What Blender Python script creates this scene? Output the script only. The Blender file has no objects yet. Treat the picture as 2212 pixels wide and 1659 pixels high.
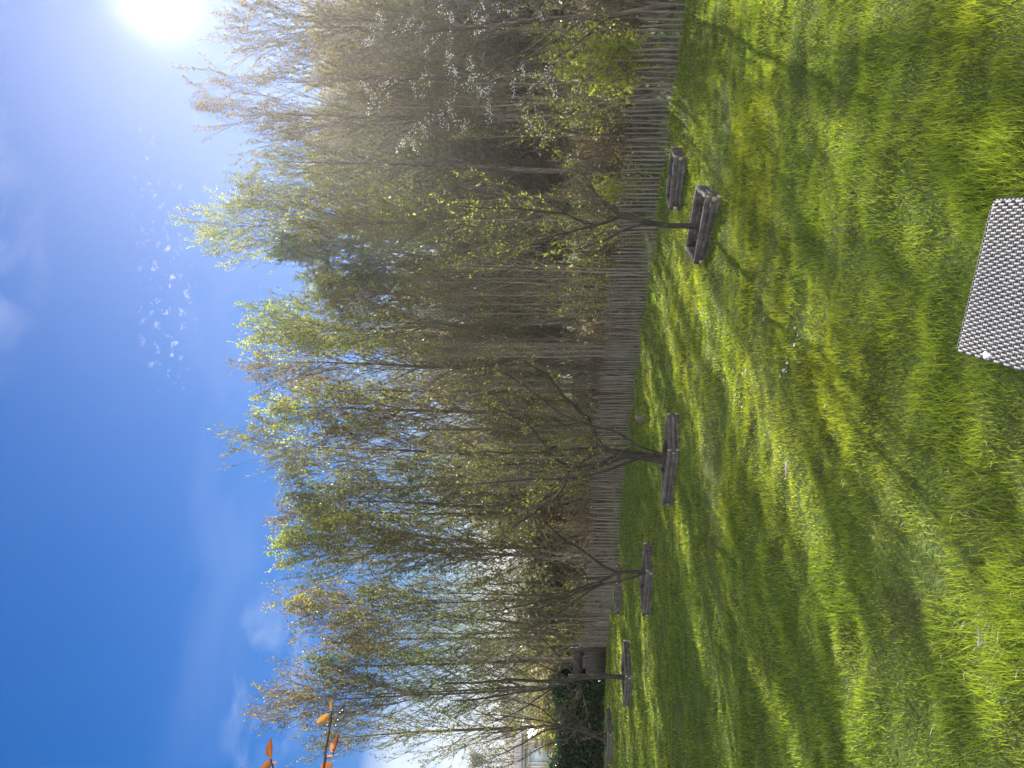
import bpy, math, random
import numpy as np
from mathutils import Vector, Matrix, Euler

SC = bpy.context.scene
COL = SC.collection
rng = np.random.default_rng(11)
random.seed(5)
F = 1659.0                      # focal length in units of a 2212 px wide copy of the photograph
CAM_H = 1.6
SLOPE_X, SLOPE_Y = -0.02, -0.065
SUN_AZ, SUN_EL = math.radians(26.8), math.radians(22.4)

# ------------------------------------------------------------------ helpers
def base_ground(x, y):
    y = np.asarray(y, float); x = np.asarray(x, float)
    yy = np.clip(y, -4, None)
    soft = 36 + 14 * (1 - np.exp(-np.clip(yy - 36, 0, None) / 14))
    yy = np.where(yy > 36, soft, yy)
    return SLOPE_X * np.clip(x, -60, 60) + SLOPE_Y * yy

_und = []
_r = np.random.default_rng(3)
for lam, amp in ((3.1, .010), (2.2, .008), (1.5, .007), (1.0, .006), (.72, .0055), (.5, .005), (.36, .0045), (.27, .004)):
    for k in range(3):
        a = _r.uniform(0, 2 * math.pi)
        _und.append((math.cos(a) * 2 * math.pi / lam, math.sin(a) * 2 * math.pi / lam, _r.uniform(0, 6.28), amp))
def ground(x, y):
    x = np.asarray(x, float); y = np.asarray(y, float)
    z = base_ground(x, y)
    u = sum(A * np.sin(kx * x + ky * y + p) for kx, ky, p, A in _und)
    return z + u * np.exp(-np.clip(np.hypot(x, y) - 30, 0, None) / 10)

def ray(V, dy):
    return (829.5 - dy) / F, (1106.0 - V) / F
def on_plane(V, dy, h=0.0):
    u, v = ray(V, dy)
    t = (CAM_H - h) / ((SLOPE_X * u + SLOPE_Y) - v)
    return np.array([u * t, t, CAM_H + v * t])
def at(V, dy, d):
    u, v = ray(V, dy)
    return np.array([u * d, d, CAM_H + v * d])

def put(o, parent=None):
    COL.objects.link(o)
    if parent is not None: o.parent = parent
    return o
def tag(o, label=None, cat=None, group=None, kind=None):
    if label: o['label'] = label
    if cat: o['category'] = cat
    if group: o['group'] = group
    if kind: o['kind'] = kind
    return o
def thing(name, loc, label, cat, group=None, rz=0.0):
    o = bpy.data.objects.new(name, None); o.empty_display_size = .2
    o.location = loc; o.rotation_euler = (0, 0, rz)
    put(o); return tag(o, label, cat, group)

class MB:
    """collects faces, builds ONE mesh object"""
    def __init__(s): s.V = []; s.F = []; s.M = []; s.C = []; s.n = 0
    def add(s, v, f, m=0, c=None):
        v = np.asarray(v, float).reshape(-1, 3); f = np.asarray(f, int)
        s.V.append(v); s.F.append(f + s.n); s.M.append(np.full(len(f), m))
        if c is None: c = np.ones((len(v), 4)) * .5
        c = np.asarray(c, float)
        if c.ndim == 1: c = np.tile(np.append(c[:3], 1), (len(v), 1))
        s.C.append(c); s.n += len(v); return s
    def box(s, c, size, rot=0.0, m=0, col=None):
        sx, sy, sz = [k / 2 for k in size]
        v = np.array([(x, y, z) for x in (-sx, sx) for y in (-sy, sy) for z in (-sz, sz)])
        cr, sr = math.cos(rot), math.sin(rot)
        v = np.c_[v[:, 0] * cr - v[:, 1] * sr, v[:, 0] * sr + v[:, 1] * cr, v[:, 2]] + np.array(c)
        f = [(0, 1, 3, 2), (4, 6, 7, 5), (0, 4, 5, 1), (2, 3, 7, 6), (0, 2, 6, 4), (1, 5, 7, 3)]
        return s.add(v, f, m, col)
    def tubes(s, P, R, sides=5, m=0, c=None, cap=False):
        """P: M x N x 3 polylines, R: M x N radii"""
        P = np.asarray(P, float); R = np.asarray(R, float)
        if P.ndim == 2: P = P[None]; R = R[None]
        M, N, _ = P.shape
        T = np.gradient(P, axis=1); T /= np.linalg.norm(T, axis=2, keepdims=True) + 1e-9
        ref = np.where(np.abs(T[..., 2:3]) > .85, np.array([1., 0, 0]), np.array([0, 0, 1.]))
        ref = ref[:, :1] * np.ones_like(T)
        A = np.cross(T, ref); A /= np.linalg.norm(A, axis=2, keepdims=True) + 1e-9
        B = np.cross(T, A)
        ang = np.arange(sides) * 2 * math.pi / sides
        V = P[:, :, None] + R[:, :, None, None] * (A[:, :, None] * np.cos(ang)[:, None] + B[:, :, None] * np.sin(ang)[:, None])
        idx = np.arange(M * N * sides).reshape(M, N, sides)
        a = idx[:, :-1]; b = idx[:, 1:]
        f = np.stack([a, np.roll(a, -1, 2), np.roll(b, -1, 2), b], -1).reshape(-1, 4)
        cc = None
        if c is not None:
            c = np.asarray(c, float)
            cc = np.tile(np.append(c[:3], 1), (M * N * sides, 1)) if c.ndim == 1 else np.repeat(np.c_[c[:, :3], np.ones(len(c))], N * sides, 0)
        n0 = s.n
        s.add(V.reshape(-1, 3), f, m, cc)
        if cap:
            for e in (0, -1):
                s.F.append((idx[:, e] if e else idx[:, e][:, ::-1]) + n0); s.M.append(np.full(M, m))
        return s
    def leaves(s, P, D, L, W, m=0, c=None, r=None):
        """diamond leaves: base points P, directions D, lengths L, widths W"""
        r = r or rng
        n = len(P)
        D = D / (np.linalg.norm(D, axis=1, keepdims=True) + 1e-9)
        q = r.normal(size=(n, 3)); S = np.cross(D, q); S /= np.linalg.norm(S, axis=1, keepdims=True) + 1e-9
        Nn = np.cross(S, D)
        L = np.broadcast_to(L, n)[:, None]; W = np.broadcast_to(W, n)[:, None]
        v = np.stack([P, P + D * L * .45 + S * W * .5 + Nn * L * .08, P + D * L - Nn * L * .06, P + D * L * .45 - S * W * .5 + Nn * L * .08], 1)
        f = np.arange(n * 4).reshape(n, 4)
        cc = None
        if c is not None: cc = np.repeat(np.c_[c[:, :3], np.ones(n)], 4, 0)
        return s.add(v.reshape(-1, 3), f, m, cc)
    def mesh(s, name, mats, smooth=False):
        me = bpy.data.meshes.new(name)
        V = np.concatenate(s.V)
        tot = np.concatenate([np.full(len(f), f.shape[1]) for f in s.F])
        loops = np.concatenate([f.reshape(-1) for f in s.F])
        start = np.r_[0, np.cumsum(tot)[:-1]]
        me.vertices.add(len(V)); me.vertices.foreach_set('co', V.astype(np.float32).ravel())
        me.loops.add(len(loops)); me.loops.foreach_set('vertex_index', loops.astype(np.int32))
        me.polygons.add(len(tot))
        me.polygons.foreach_set('loop_start', start.astype(np.int32))
        me.polygons.foreach_set('loop_total', tot.astype(np.int32))
        me.polygons.foreach_set('material_index', np.concatenate(s.M).astype(np.int32))
        if smooth: me.polygons.foreach_set('use_smooth', np.ones(len(tot), bool))
        at_ = me.attributes.new('tint', 'FLOAT_COLOR', 'POINT')
        at_.data.foreach_set('color', np.concatenate(s.C).astype(np.float32).ravel())
        for mt in (mats if isinstance(mats, (list, tuple)) else [mats]): me.materials.append(mt)
        me.update(calc_edges=True)
        return me
    def build(s, name, mats, parent=None, smooth=False):
        return put(bpy.data.objects.new(name, s.mesh(name, mats, smooth)), parent)

def copy_tree(o, parent=None):
    c = o.copy(); COL.objects.link(c)
    if parent is not None: c.parent = parent
    for ch in list(o.children): copy_tree(ch, c)
    return c

# ------------------------------------------------------------------ materials
def new_mat(name):
    m = bpy.data.materials.new(name); m.use_nodes = True
    nt = m.node_tree; nt.nodes.clear()
    return m, nt, (lambda t, **k: mk(nt, t, **k))
def mk(nt, t, **k):
    n = nt.nodes.new(t)
    for a, b in k.items():
        if a.startswith('i_'): n.inputs[a[2:].replace('_', ' ')].default_value = b
        else: setattr(n, a, b)
    return n
def ramp(nt, stops):
    n = nt.nodes.new('ShaderNodeValToRGB'); e = n.color_ramp.elements
    while len(e) < len(stops): e.new(.5)
    for k, (p, c) in zip(e, stops): k.position = p; k.color = (*c, 1)
    return n

def foliage_mat(name, trans=.5, rough=.5, spec=.3, tmul=(1.5, 1.5, .9), vary=.35):
    m, nt, N = new_mat(name); L = nt.links
    a = N('ShaderNodeAttribute', attribute_name='tint')
    geo = N('ShaderNodeNewGeometry')
    mulv = N('ShaderNodeMath', operation='MULTIPLY_ADD'); mulv.inputs[1].default_value = vary * 2; mulv.inputs[2].default_value = 1 - vary
    L.new(geo.outputs['Random Per Island'], mulv.inputs[0])
    sc = N('ShaderNodeVectorMath', operation='SCALE'); L.new(a.outputs['Color'], sc.inputs[0]); L.new(mulv.outputs[0], sc.inputs['Scale'])
    p = N('ShaderNodeBsdfPrincipled'); p.inputs['Roughness'].default_value = rough; p.inputs['Specular IOR Level'].default_value = spec
    L.new(sc.outputs[0], p.inputs['Base Color'])
    tm = N('ShaderNodeVectorMath', operation='MULTIPLY'); tm.inputs[1].default_value = tmul; L.new(sc.outputs[0], tm.inputs[0])
    t = N('ShaderNodeBsdfTranslucent'); L.new(tm.outputs[0], t.inputs['Color'])
    mx = N('ShaderNodeMixShader'); mx.inputs[0].default_value = trans
    L.new(p.outputs[0], mx.inputs[1]); L.new(t.outputs[0], mx.inputs[2])
    o = N('ShaderNodeOutputMaterial'); L.new(mx.outputs[0], o.inputs[0])
    return m

def noisy_mat(name, stops, scale=8, stretch=(1, 1, 1), rough=.85, bump=.3, spec=.3, detail=8, bscale=None, coord='Object', bdist=.02):
    m, nt, N = new_mat(name); L = nt.links
    tc = N('ShaderNodeTexCoord'); mp = N('ShaderNodeMapping'); mp.inputs['Scale'].default_value = stretch
    L.new(tc.outputs[coord], mp.inputs[0])
    n1 = N('ShaderNodeTexNoise'); n1.inputs['Scale'].default_value = scale; n1.inputs['Detail'].default_value = detail
    n1.inputs['Roughness'].default_value = .65
    L.new(mp.outputs[0], n1.inputs['Vector'])
    r = ramp(nt, stops); L.new(n1.outputs[0], r.inputs[0])
    p = N('ShaderNodeBsdfPrincipled'); p.inputs['Roughness'].default_value = rough; p.inputs['Specular IOR Level'].default_value = spec
    L.new(r.outputs[0], p.inputs['Base Color'])
    if bump:
        n2 = N('ShaderNodeTexNoise'); n2.inputs['Scale'].default_value = bscale or scale * 3; n2.inputs['Detail'].default_value = 6
        L.new(mp.outputs[0], n2.inputs['Vector'])
        b = N('ShaderNodeBump'); b.inputs['Strength'].default_value = bump; b.inputs['Distance'].default_value = bdist
        L.new(n2.outputs[0], b.inputs['Height']); L.new(b.outputs[0], p.inputs['Normal'])
    o = N('ShaderNodeOutputMaterial'); L.new(p.outputs[0], o.inputs[0])
    return m

M_leaf = foliage_mat('young_leaf')
M_hedge = foliage_mat('hedge_leaf', trans=.18, rough=.28, spec=.5)
M_petal = foliage_mat('petal', trans=.45, rough=.6, tmul=(1, 1, 1), vary=.08)
M_grass = foliage_mat('grass_blade', trans=.52, rough=.40, spec=.4, tmul=(2.2, 1.85, .7), vary=.45)
M_autumn = foliage_mat('orange_leaf', trans=.5, rough=.45, spec=.4, tmul=(1.0, .85, .7), vary=.1)
M_bark = noisy_mat('bark', [(.25, (.045, .037, .028)), (.5, (.11, .09, .068)), (.75, (.23, .20, .155))], 6, (3, 3, .7), bump=.6)
M_bark_grey = noisy_mat('grey_bark', [(.25, (.016, .014, .012)), (.5, (.042, .037, .030)), (.62, (.06, .058, .042)), (.8, (.15, .135, .115))], 9, (2, 2, .8), bump=.6)
M_twig = noisy_mat('twig_bark', [(.3, (.07, .055, .04)), (.7, (.17, .135, .10))], 3, bump=0)
M_pole = noisy_mat('sapling_bark', [(.3, (.10, .085, .065)), (.55, (.22, .195, .15)), (.8, (.38, .345, .28))], 5, (2, 2, .5), bump=.3)
M_paling = noisy_mat('weathered_paling', [(.25, (.075, .067, .058)), (.5, (.17, .154, .135)), (.8, (.30, .28, .25))], 5, (6, 6, .6), bump=.5)
M_log = noisy_mat('weathered_log', [(.2, (.028, .026, .024)), (.45, (.075, .07, .064)), (.62, (.125, .118, .108)), (.85, (.27, .255, .235))], 11, (1, 1, 1), bump=.5, bscale=30)
M_logend = noisy_mat('log_end', [(.3, (.22, .18, .13)), (.7, (.42, .36, .28))], 14, bump=.3)
M_soil = noisy_mat('soil', [(.3, (.028, .022, .016)), (.6, (.07, .055, .04)), (.8, (.14, .11, .08))], 12, bump=1.0, rough=1)
M_wire = noisy_mat('rusty_wire', [(.3, (.10, .08, .07)), (.7, (.22, .19, .17))], 30, bump=0, rough=.5)
M_lawn = noisy_mat('lawn_earth', [(.30, (.05, .05, .018)), (.5, (.07, .10, .022)), (.7, (.10, .13, .028))], 2.2, bump=1.0, bscale=40, rough=1, spec=.1)
M_gate = noisy_mat('dark_gate_timber', [(.3, (.022, .019, .017)), (.7, (.07, .062, .055))], 6, (5, 5, .6), bump=.4)
M_white = noisy_mat('white_paint', [(.3, (.68, .68, .67)), (.7, (.82, .82, .80))], 3, bump=.05, rough=.5)
M_grey = noisy_mat('grey_felt', [(.3, (.12, .12, .125)), (.7, (.22, .22, .225))], 5, bump=.2)
M_slate = noisy_mat('slate_roof', [(.3, (.10, .095, .095)), (.7, (.19, .18, .175))], 5, bump=.3)
M_berry = noisy_mat('dark_berry', [(.3, (.05, .012, .012)), (.7, (.13, .03, .02))], 20, bump=0, rough=.3, spec=.5)
M_redtwig = noisy_mat('red_twig', [(.3, (.06, .022, .018)), (.7, (.14, .055, .04))], 20, bump=0, rough=.5)
M_stone = noisy_mat('pale_litter', [(.3, (.12, .105, .09)), (.7, (.26, .235, .20))], 20, bump=.4)

def glass_mat():
    m, nt, N = new_mat('window_glass')
    p = N('ShaderNodeBsdfPrincipled'); p.inputs['Base Color'].default_value = (.55, .66, .78, 1); p.inputs['Roughness'].default_value = .08
    p.inputs['Specular IOR Level'].default_value = .8
    o = N('ShaderNodeOutputMaterial'); nt.links.new(p.outputs[0], o.inputs[0]); return m
M_glass = glass_mat()
def rattan_mat():
    m, nt, N = new_mat('grey_rattan'); L = nt.links
    geo = N('ShaderNodeNewGeometry'); tc = N('ShaderNodeTexCoord')
    n = N('ShaderNodeTexNoise'); n.inputs['Scale'].default_value = 90; L.new(tc.outputs['Object'], n.inputs['Vector'])
    r = ramp(nt, [(.3, (.055, .055, .064)), (.7, (.09, .09, .104))]); L.new(n.outputs[0], r.inputs[0])
    p = N('ShaderNodeBsdfPrincipled'); p.inputs['Roughness'].default_value = .65; p.inputs['Specular IOR Level'].default_value = .3
    L.new(r.outputs[0], p.inputs['Base Color'])
    o = N('ShaderNodeOutputMaterial'); L.new(p.outputs[0], o.inputs[0]); return m
M_rattan = rattan_mat()
M_rattan_in = noisy_mat('rattan_core', [(.3, (.045, .045, .05)), (.7, (.075, .075, .082))], 20, bump=0, rough=.6)

# ------------------------------------------------------------------ ground
def lawn():
    def axis(lo, hi, fine_lo, fine_hi, step):
        a = list(np.arange(fine_lo, fine_hi, step)); d = step; x = fine_hi
        while x < hi: a.append(x); d *= 1.25; x += d
        a.append(hi); d = step; x = fine_lo - step; b = []
        while x > lo: b.append(x); d *= 1.25; x -= d
        b.append(lo); return np.array(b[::-1] + a)
    xs = axis(-700, 700, -14, 9, .09); ys = axis(-60, 900, 1.2, 27, .09)
    X, Y = np.meshgrid(xs, ys); Z = ground(X, Y)
    V = np.stack([X, Y, Z], -1).reshape(-1, 3)
    idx = np.arange(len(V)).reshape(len(ys), len(xs))
    f = np.stack([idx[:-1, :-1], idx[:-1, 1:], idx[1:, 1:], idx[1:, :-1]], -1).reshape(-1, 4)
    o = MB().add(V, f).build('lawn_ground', M_lawn, smooth=True)
    tag(o, kind='structure')
lawn()

# ------------------------------------------------------------------ fence line
FB = [(1520, -260), (1482, 0), (1456, 225), (1427, 436), (1390, 710), (1374, 823), (1347, 1048), (1340, 1207), (1322, 1316), (1312, 1400)]
FT = [.70, .70, .71, .74, .80, .82, .84, .86, .90, .92]
FP = np.array([on_plane(V, dy) for V, dy in FB])
FDY = np.array([dy for _, dy in FB], float)
def fence_at(dy):
    return np.array([np.interp(dy, FDY, FP[:, k]) for k in range(2)])

# spread points along the fence polyline
seg = np.r_[0, np.cumsum(np.linalg.norm(np.diff(FP[:, :2], axis=0), axis=1))]
FLEN = seg[-1]
def along(s):
    x = np.interp(s, seg, FP[:, 0]); y = np.interp(s, seg, FP[:, 1]); h = np.interp(s, seg, FT)
    return x, y, h
# outward normal (away from the lawn)
def fnorm(s):
    a = np.array(along(s - .3)[:2]); b = np.array(along(s + .3)[:2]); t = b - a; t /= np.linalg.norm(t)
    n = np.array([t[1], -t[0]]);  n = n if n[1] > 0 else -n
    return t, n

def fence():
    root = thing('paling_fence', (*along(0)[:2], float(ground(*along(0)[:2]))), 'long low weathered chestnut paling fence with wire running along the far edge of the lawn', 'fence')
    o0 = np.array(root.location)
    s = 0.; items = []
    while s < FLEN - .05:
        items.append(s); s += rng.uniform(.068, .098)
    pals = []
    for s in items:
        x, y, h = along(s); t, n = fnorm(s)
        z = float(ground(x, y))
        hh = h * rng.uniform(.94, 1.07); w = rng.uniform(.028, .044); th = rng.uniform(.014, .022)
        lt, ln = rng.normal(0, .022), rng.normal(0, .02)
        tw = rng.normal(0, .3); bow = rng.normal(0, .008)
        N = 6; prof = []
        for k in range(N):
            f = k / (N - 1); zz = -.04 + f * hh
            ww = w * (1 - .18 * f) * (1 if k < N - 1 else .35)
            ctr = np.array([x, y]) + t * (lt * zz + bow * math.sin(f * 3.1) + rng.normal(0, .0018)) + n * (ln * zz)
            ca, sa = math.cos(tw), math.sin(tw)
            ax = t * ca + n * sa; bx = -t * sa + n * ca
            for (p, q) in ((-.5, -.35), (.1, -.5), (.5, -.2), (.4, .5), (-.45, .45)):
                c = ctr + ax * p * ww + bx * q * th
                prof.append((c[0], c[1], z + zz + (0 if k < N - 1 else rng.uniform(-.01, .015))))
        v = np.array(prof) - o0
        f5 = [(k * 5 + i, k * 5 + (i + 1) % 5, k * 5 + 5 + (i + 1) % 5, k * 5 + 5 + i) for k in range(N - 1) for i in range(5)]
        pals.append((math.hypot(x, y), along(s), v, f5))
    vis = [p for p in pals if 829.5 - p[1][0] / p[1][1] * F > -6]
    vis.sort(key=lambda p: p[0]); near = vis[:100]; nid = {id(p) for p in near}
    for p in near:
        MB().add(p[2], p[3]).add(p[2][-5:], [(0, 1, 2, 3, 4)]).build('paling', M_paling, root)
    rest = MB()
    for p in pals:
        if id(p) not in nid: rest.add(p[2], p[3]).add(p[2][-5:], [(0, 1, 2, 3, 4)])
    tag(rest.build('paling_run', M_paling, root), kind='stuff')
    for fr in (.22, .80):
        ss = np.linspace(0, FLEN - .05, 260); pts = []
        for i, s in enumerate(ss):
            x, y, h = along(s); t, n = fnorm(s)
            q = np.array([x, y]) + n * .020 * (1 if i % 2 else -1)
            pts.append((q[0], q[1], float(ground(x, y)) + h * fr))
        MB().tubes(np.array(pts) - o0, np.full(len(pts), .0035), 4).build('wire', M_wire, root)
    s = .9
    while s < FLEN:
        x, y, h = along(s); t, n = fnorm(s); q = np.array([x, y]) + n * .07
        z = float(ground(*q))
        P = np.array([(q[0] + rng.normal(0, .004), q[1], z - .1 + k * (h + .17) / 4) for k in range(5)]) - o0
        MB().tubes(P, np.array([.036, .035, .034, .033, .030]), 9, cap=True).build('post', M_bark, root, True)
        s += rng.uniform(2.1, 2.6)
fence()

# ------------------------------------------------------------------ trees
def unit(v): return v / (np.linalg.norm(v, axis=-1, keepdims=True) + 1e-9)

def grow(P0, D0, L, N, up=.25, wob=.12, r=rng):
    """batch of curved polylines: starts P0 (M,3), directions D0, lengths L (M)"""
    M = len(P0); out = np.empty((M, N, 3)); out[:, 0] = P0; D = unit(D0)
    for k in range(1, N):
        D = unit(D + np.array([0, 0, up]) / (N - 1) * 2 + r.normal(0, wob, (M, 3)))
        out[:, k] = out[:, k - 1] + D * (L / (N - 1))[:, None]
    return out
def sample_along(P, k, lo, hi, r=rng):
    """k random points on each polyline; returns points, tangents, fractions, index of parent"""
    M, N, _ = P.shape
    f = lo + (hi - lo) * (np.arange(k) + r.uniform(0, 1, (M, k))) / k
    g = f * (N - 1); i = np.clip(g.astype(int), 0, N - 2); w = (g - i)[..., None]
    rows = np.arange(M)[:, None]
    a, b = P[rows, i], P[rows, i + 1]
    return (a + (b - a) * w).reshape(-1, 3), unit(b - a).reshape(-1, 3), f.reshape(-1), np.repeat(np.arange(M), k)

def lerpcol(a, b, t): return np.array(a)[None] * (1 - t[:, None]) + np.array(b)[None] * t[:, None]
PAL = {
    'olive':  ((.11, .13, .030), (.19, .18, .045)),
    'lime':   ((.20, .26, .035), (.32, .33, .06)),
    'green':  ((.07, .115, .034), (.13, .165, .045)),
    'bronze': ((.13, .095, .042), (.17, .125, .055)),
    'wood':   ((.09, .085, .05), (.14, .125, .07)),
    'moss':   ((.10, .11, .045), (.16, .155, .065)),
    'russet': ((.07, .045, .03), (.11, .07, .042)),
    'tan':    ((.16, .115, .065), (.21, .16, .09)),
    'grey':   ((.10, .095, .06), (.15, .14, .08)),
}
def tree_meshes(H, stems=1, lean=.0, spread=.16, nprim=46, nsec=7, ntw=4, nleaf=4, leaf=.055, pal='olive', pal2=None, r0=.07, t0=.16, topk=.55, th=(.45, .8), seed=1, bark=None, dens=1.0, low=.45, stem_off=.14, clump=False, clump_t=-.3):
    """returns trunk mesh and crown mesh in local coordinates (base at origin, height H)"""
    r = np.random.default_rng(seed)
    bt = MB(); bc = MB(); prims = []; lens = []
    for sidx in range(stems):
        a = r.uniform(0, 6.28); off = 0 if stems == 1 else r.uniform(.03, stem_off)
        hs = H * (1 if sidx == 0 else r.uniform(.72, .97))
        n = 13; f = np.linspace(0, 1, n)
        div = 0 if stems == 1 else r.uniform(.03, .09)
        x = math.cos(a) * (off + div * hs * f ** 1.2) + np.cumsum(r.normal(0, .012 * hs / 6, n)) + lean * hs * f
        y = math.sin(a) * (off + div * hs * f ** 1.2) + np.cumsum(r.normal(0, .012 * hs / 6, n))
        T = np.stack([x, y, f * hs], -1); T[0, 2] = -.15
        rr = .8 * r0 * (hs / H) * ((1 - f) ** .85 * .93 + .05) * (1 if stems == 1 else .8); rr[0] *= 1.25
        bt.tubes(T, rr, 8)
        k = nprim // (1 if stems == 1 else 1) if sidx == 0 else int(nprim * .75)
        P, t, fr, _ = sample_along(T[None], k, t0, .97, r)
        az = np.arange(k) * 2.4 + r.uniform(0, 1, k); ang = r.uniform(*th, k) * (1.1 - .35 * fr)
        D = np.stack([np.cos(az) * np.sin(ang), np.sin(az) * np.sin(ang), np.cos(ang)], -1)
        u = (fr - t0) / (1 - t0)
        prof = np.where(u < topk, .62 + .38 * u / topk, 1 - .72 * ((u - topk) / (1 - topk)) ** 1.3)
        Lp = hs * spread * 2.1 * prof * r.uniform(.65, 1.15, k)
        Q = grow(P, D, Lp, 7, .30, .07, r)
        rp = np.interp(fr, f, rr) * .52
        bt.tubes(Q, .58 * rp[:, None] * np.linspace(1, .16, 7)[None] + .002, 5)
        prims.append(Q); lens.append(Lp)
    Q = np.concatenate(prims); Lp = np.concatenate(lens)
    P2, t2, f2, i2 = sample_along(Q, nsec, .18, 1, r)
    if clump:                                                 # whole sprays missing here and there: real gaps in the crown
        w = [(r.normal(size=3), r.uniform(1.3, 2.6), r.uniform(0, 6.28)) for _ in range(7)]
        fld = sum(np.sin(P2 @ (d / np.linalg.norm(d) * 2 * math.pi / l) + p) for d, l, p in w) / 7 ** .5
        ok = fld > clump_t
        P2, t2, f2, i2 = P2[ok], t2[ok], f2[ok], i2[ok]
    D2 = unit(t2 + r.normal(0, .42, t2.shape) + np.array([0, 0, .12]))
    L2 = Lp[i2] * r.uniform(.28, .5, len(P2)) * (1.1 - .45 * f2)
    S = grow(P2, D2, L2, 5, .22, .10, r)
    bc.tubes(S, .0055 * (L2 / .5)[:, None] ** .5 * np.linspace(1, .35, 5)[None] + .0012, 3, 1)
    P3, t3, f3, i3 = sample_along(S, ntw, .2, 1, r)
    L3 = r.uniform(.10, .30, len(P3)) * np.clip(H / 7, .6, 1.2)
    Tw = grow(P3, unit(t3 + r.normal(0, .5, t3.shape)), L3, 3, .2, .1, r)
    bc.tubes(Tw, np.linspace(.0034, .0014, 3)[None] * np.ones((len(P3), 1)), 3, 1)
    P4, t4, f4, i4 = sample_along(Tw, nleaf, .15, 1, r)
    n = len(P4)
    # tint drifts limb by limb, so crowns have light and dark clumps
    limb = i2[i3[i4]]
    lt = r.uniform(0, 1, len(Q))[limb]
    c = lerpcol(*PAL[pal], np.clip(lt + r.normal(0, .2, n), 0, 1))
    if pal2:
        zf = P4[:, 2] / H
        sel = r.uniform(0, 1, n) < np.clip((zf - .55) / .35, 0, 1) * .9
        c2 = lerpcol(*PAL[pal2], np.clip(lt + r.normal(0, .2, n), 0, 1)); c[sel] = c2[sel]
    keep = r.uniform(0, 1, n) < np.clip(dens * (.2 + 1.7 * r.uniform(0, 1, len(Q))[limb] ** 1.6), 0, 1)
    keep &= r.uniform(0, 1, n) < np.clip(low + (1 - low) * (P4[:, 2] / H - .5) / .2, low, 1)
    D4 = unit(t4 * .5 + r.normal(0, .8, (n, 3)))
    Ll = leaf * r.uniform(.55, 1.3, n)
    bc.leaves(P4[keep], D4[keep], Ll[keep], Ll[keep] * .58, 0, c[keep], r)
    return bt.mesh('trunk', bark or M_bark, True), bc.mesh('crown', [M_leaf, M_twig])

def plant_tree(name, loc, label, cat, group, meshes, rz=0, sc=1):
    root = thing(name, loc, label, cat, group, rz); root.scale = (sc, sc, sc) if np.isscalar(sc) else sc
    put(bpy.data.objects.new('trunk', meshes[0]), root); put(bpy.data.objects.new('crown', meshes[1]), root)
    return root

def base_for(dy, off):
    """ground point seen at picture row dy, 'off' metres behind the fence line as the eye travels"""
    p = fence_at(dy); d = p[1] + off
    u = (829.5 - dy) / F
    return np.array([u * d, d, float(base_ground(u * d, d))])

G1 = 'tall spring trees in the row behind the paling fence'
# (apex V, apex dy, base dy, metres behind fence, stems, palette, tip palette, spread, density, label)
ROW = [
 (562, 1535, 1480, 3.2, 2, 'green', 'bronze', .15, 44, 'twin-stemmed open tree with thin bronze-tipped crown, last in the row beside the dark hedge'),
 (655, 1600, 1560, 5.0, 1, 'olive', 'grey', .15, 36, 'sparse grey-green tree rising beyond the dark hedge at the far end of the row'),
 (590, 1335, 1365, 2.6, 2, 'green', 'tan', .15, 50, 'tree with an isolated pointed tan crown tip, second from the hedge end'),
 (668, 1432, 1425, 3.6, 1, 'green', None, .16, 46, 'shorter dark green tree filling the notch between the two hedge-end crowns'),
 (574, 1190, 1215, 2.6, 2, 'olive', 'lime', .14, 56, 'dense yellow-green tree with rounded shaggy top behind the smallest planter tree'),
 (625, 1085, 1105, 2.0, 1, 'green', 'green', .14, 50, 'darker leafy tree with drooping tips between the yellow-green and the feathery tall crown'),
 (486, 985, 1003, 3.0, 2, 'olive', 'olive', .14, 54, 'tall feathery tree directly behind the many-limbed planter tree'),
 (548, 880, 892, 2.2, 1, 'olive', 'lime', .12, 52, 'yellowish round-topped tree just right of the tall feathery one'),
 (498, 785, 800, 3.4, 1, 'olive', 'bronze', .12, 50, 'slim tall tree with a purplish bronze wispy top'),
 (538, 655, 690, 2.0, 2, 'olive', 'lime', .14, 60, 'heavy olive crown with thick yellow-green clumps in the middle of the row'),
 (572, 575, 596, 2.8, 2, 'green', 'green', .12, 54, 'tree with bottle-brush green upright shoots next to the heavy olive crown'),
 (403, 492, 474, 3.0, 1, 'olive', 'lime', .13, 60, 'tallest spire-topped tree behind the near planter'),
 (470, 425, 430, 3.8, 1, 'olive', 'olive', .12, 48, 'tree with a forked top close against the spire-topped one'),
 (520, 352, 372, 2.4, 1, 'green', 'olive', .13, 50, 'lower greyish-green crown between the spire and the dark straight-trunked tree'),
 (416, 262, 256, 2.2, 2, 'grey', 'bronze', .14, 56, 'tree with dark straight paired trunk and twiggy bronze top near the sun'),
 (530, 170, 160, 3.2, 1, 'bronze', 'bronze', .14, 50, 'rounded brownish crown between the paired-trunk tree and the sunlit edge tree'),
 (452, 60, 70, 2.4, 2, 'grey', 'bronze', .16, 58, 'broad reddish-brown crown right under the sun at the picture edge'),
 (440, -110, -90, 2.6, 2, 'bronze', 'bronze', .16, 56, 'last near tree of the row, mostly cut off by the picture edge'),
]
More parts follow.
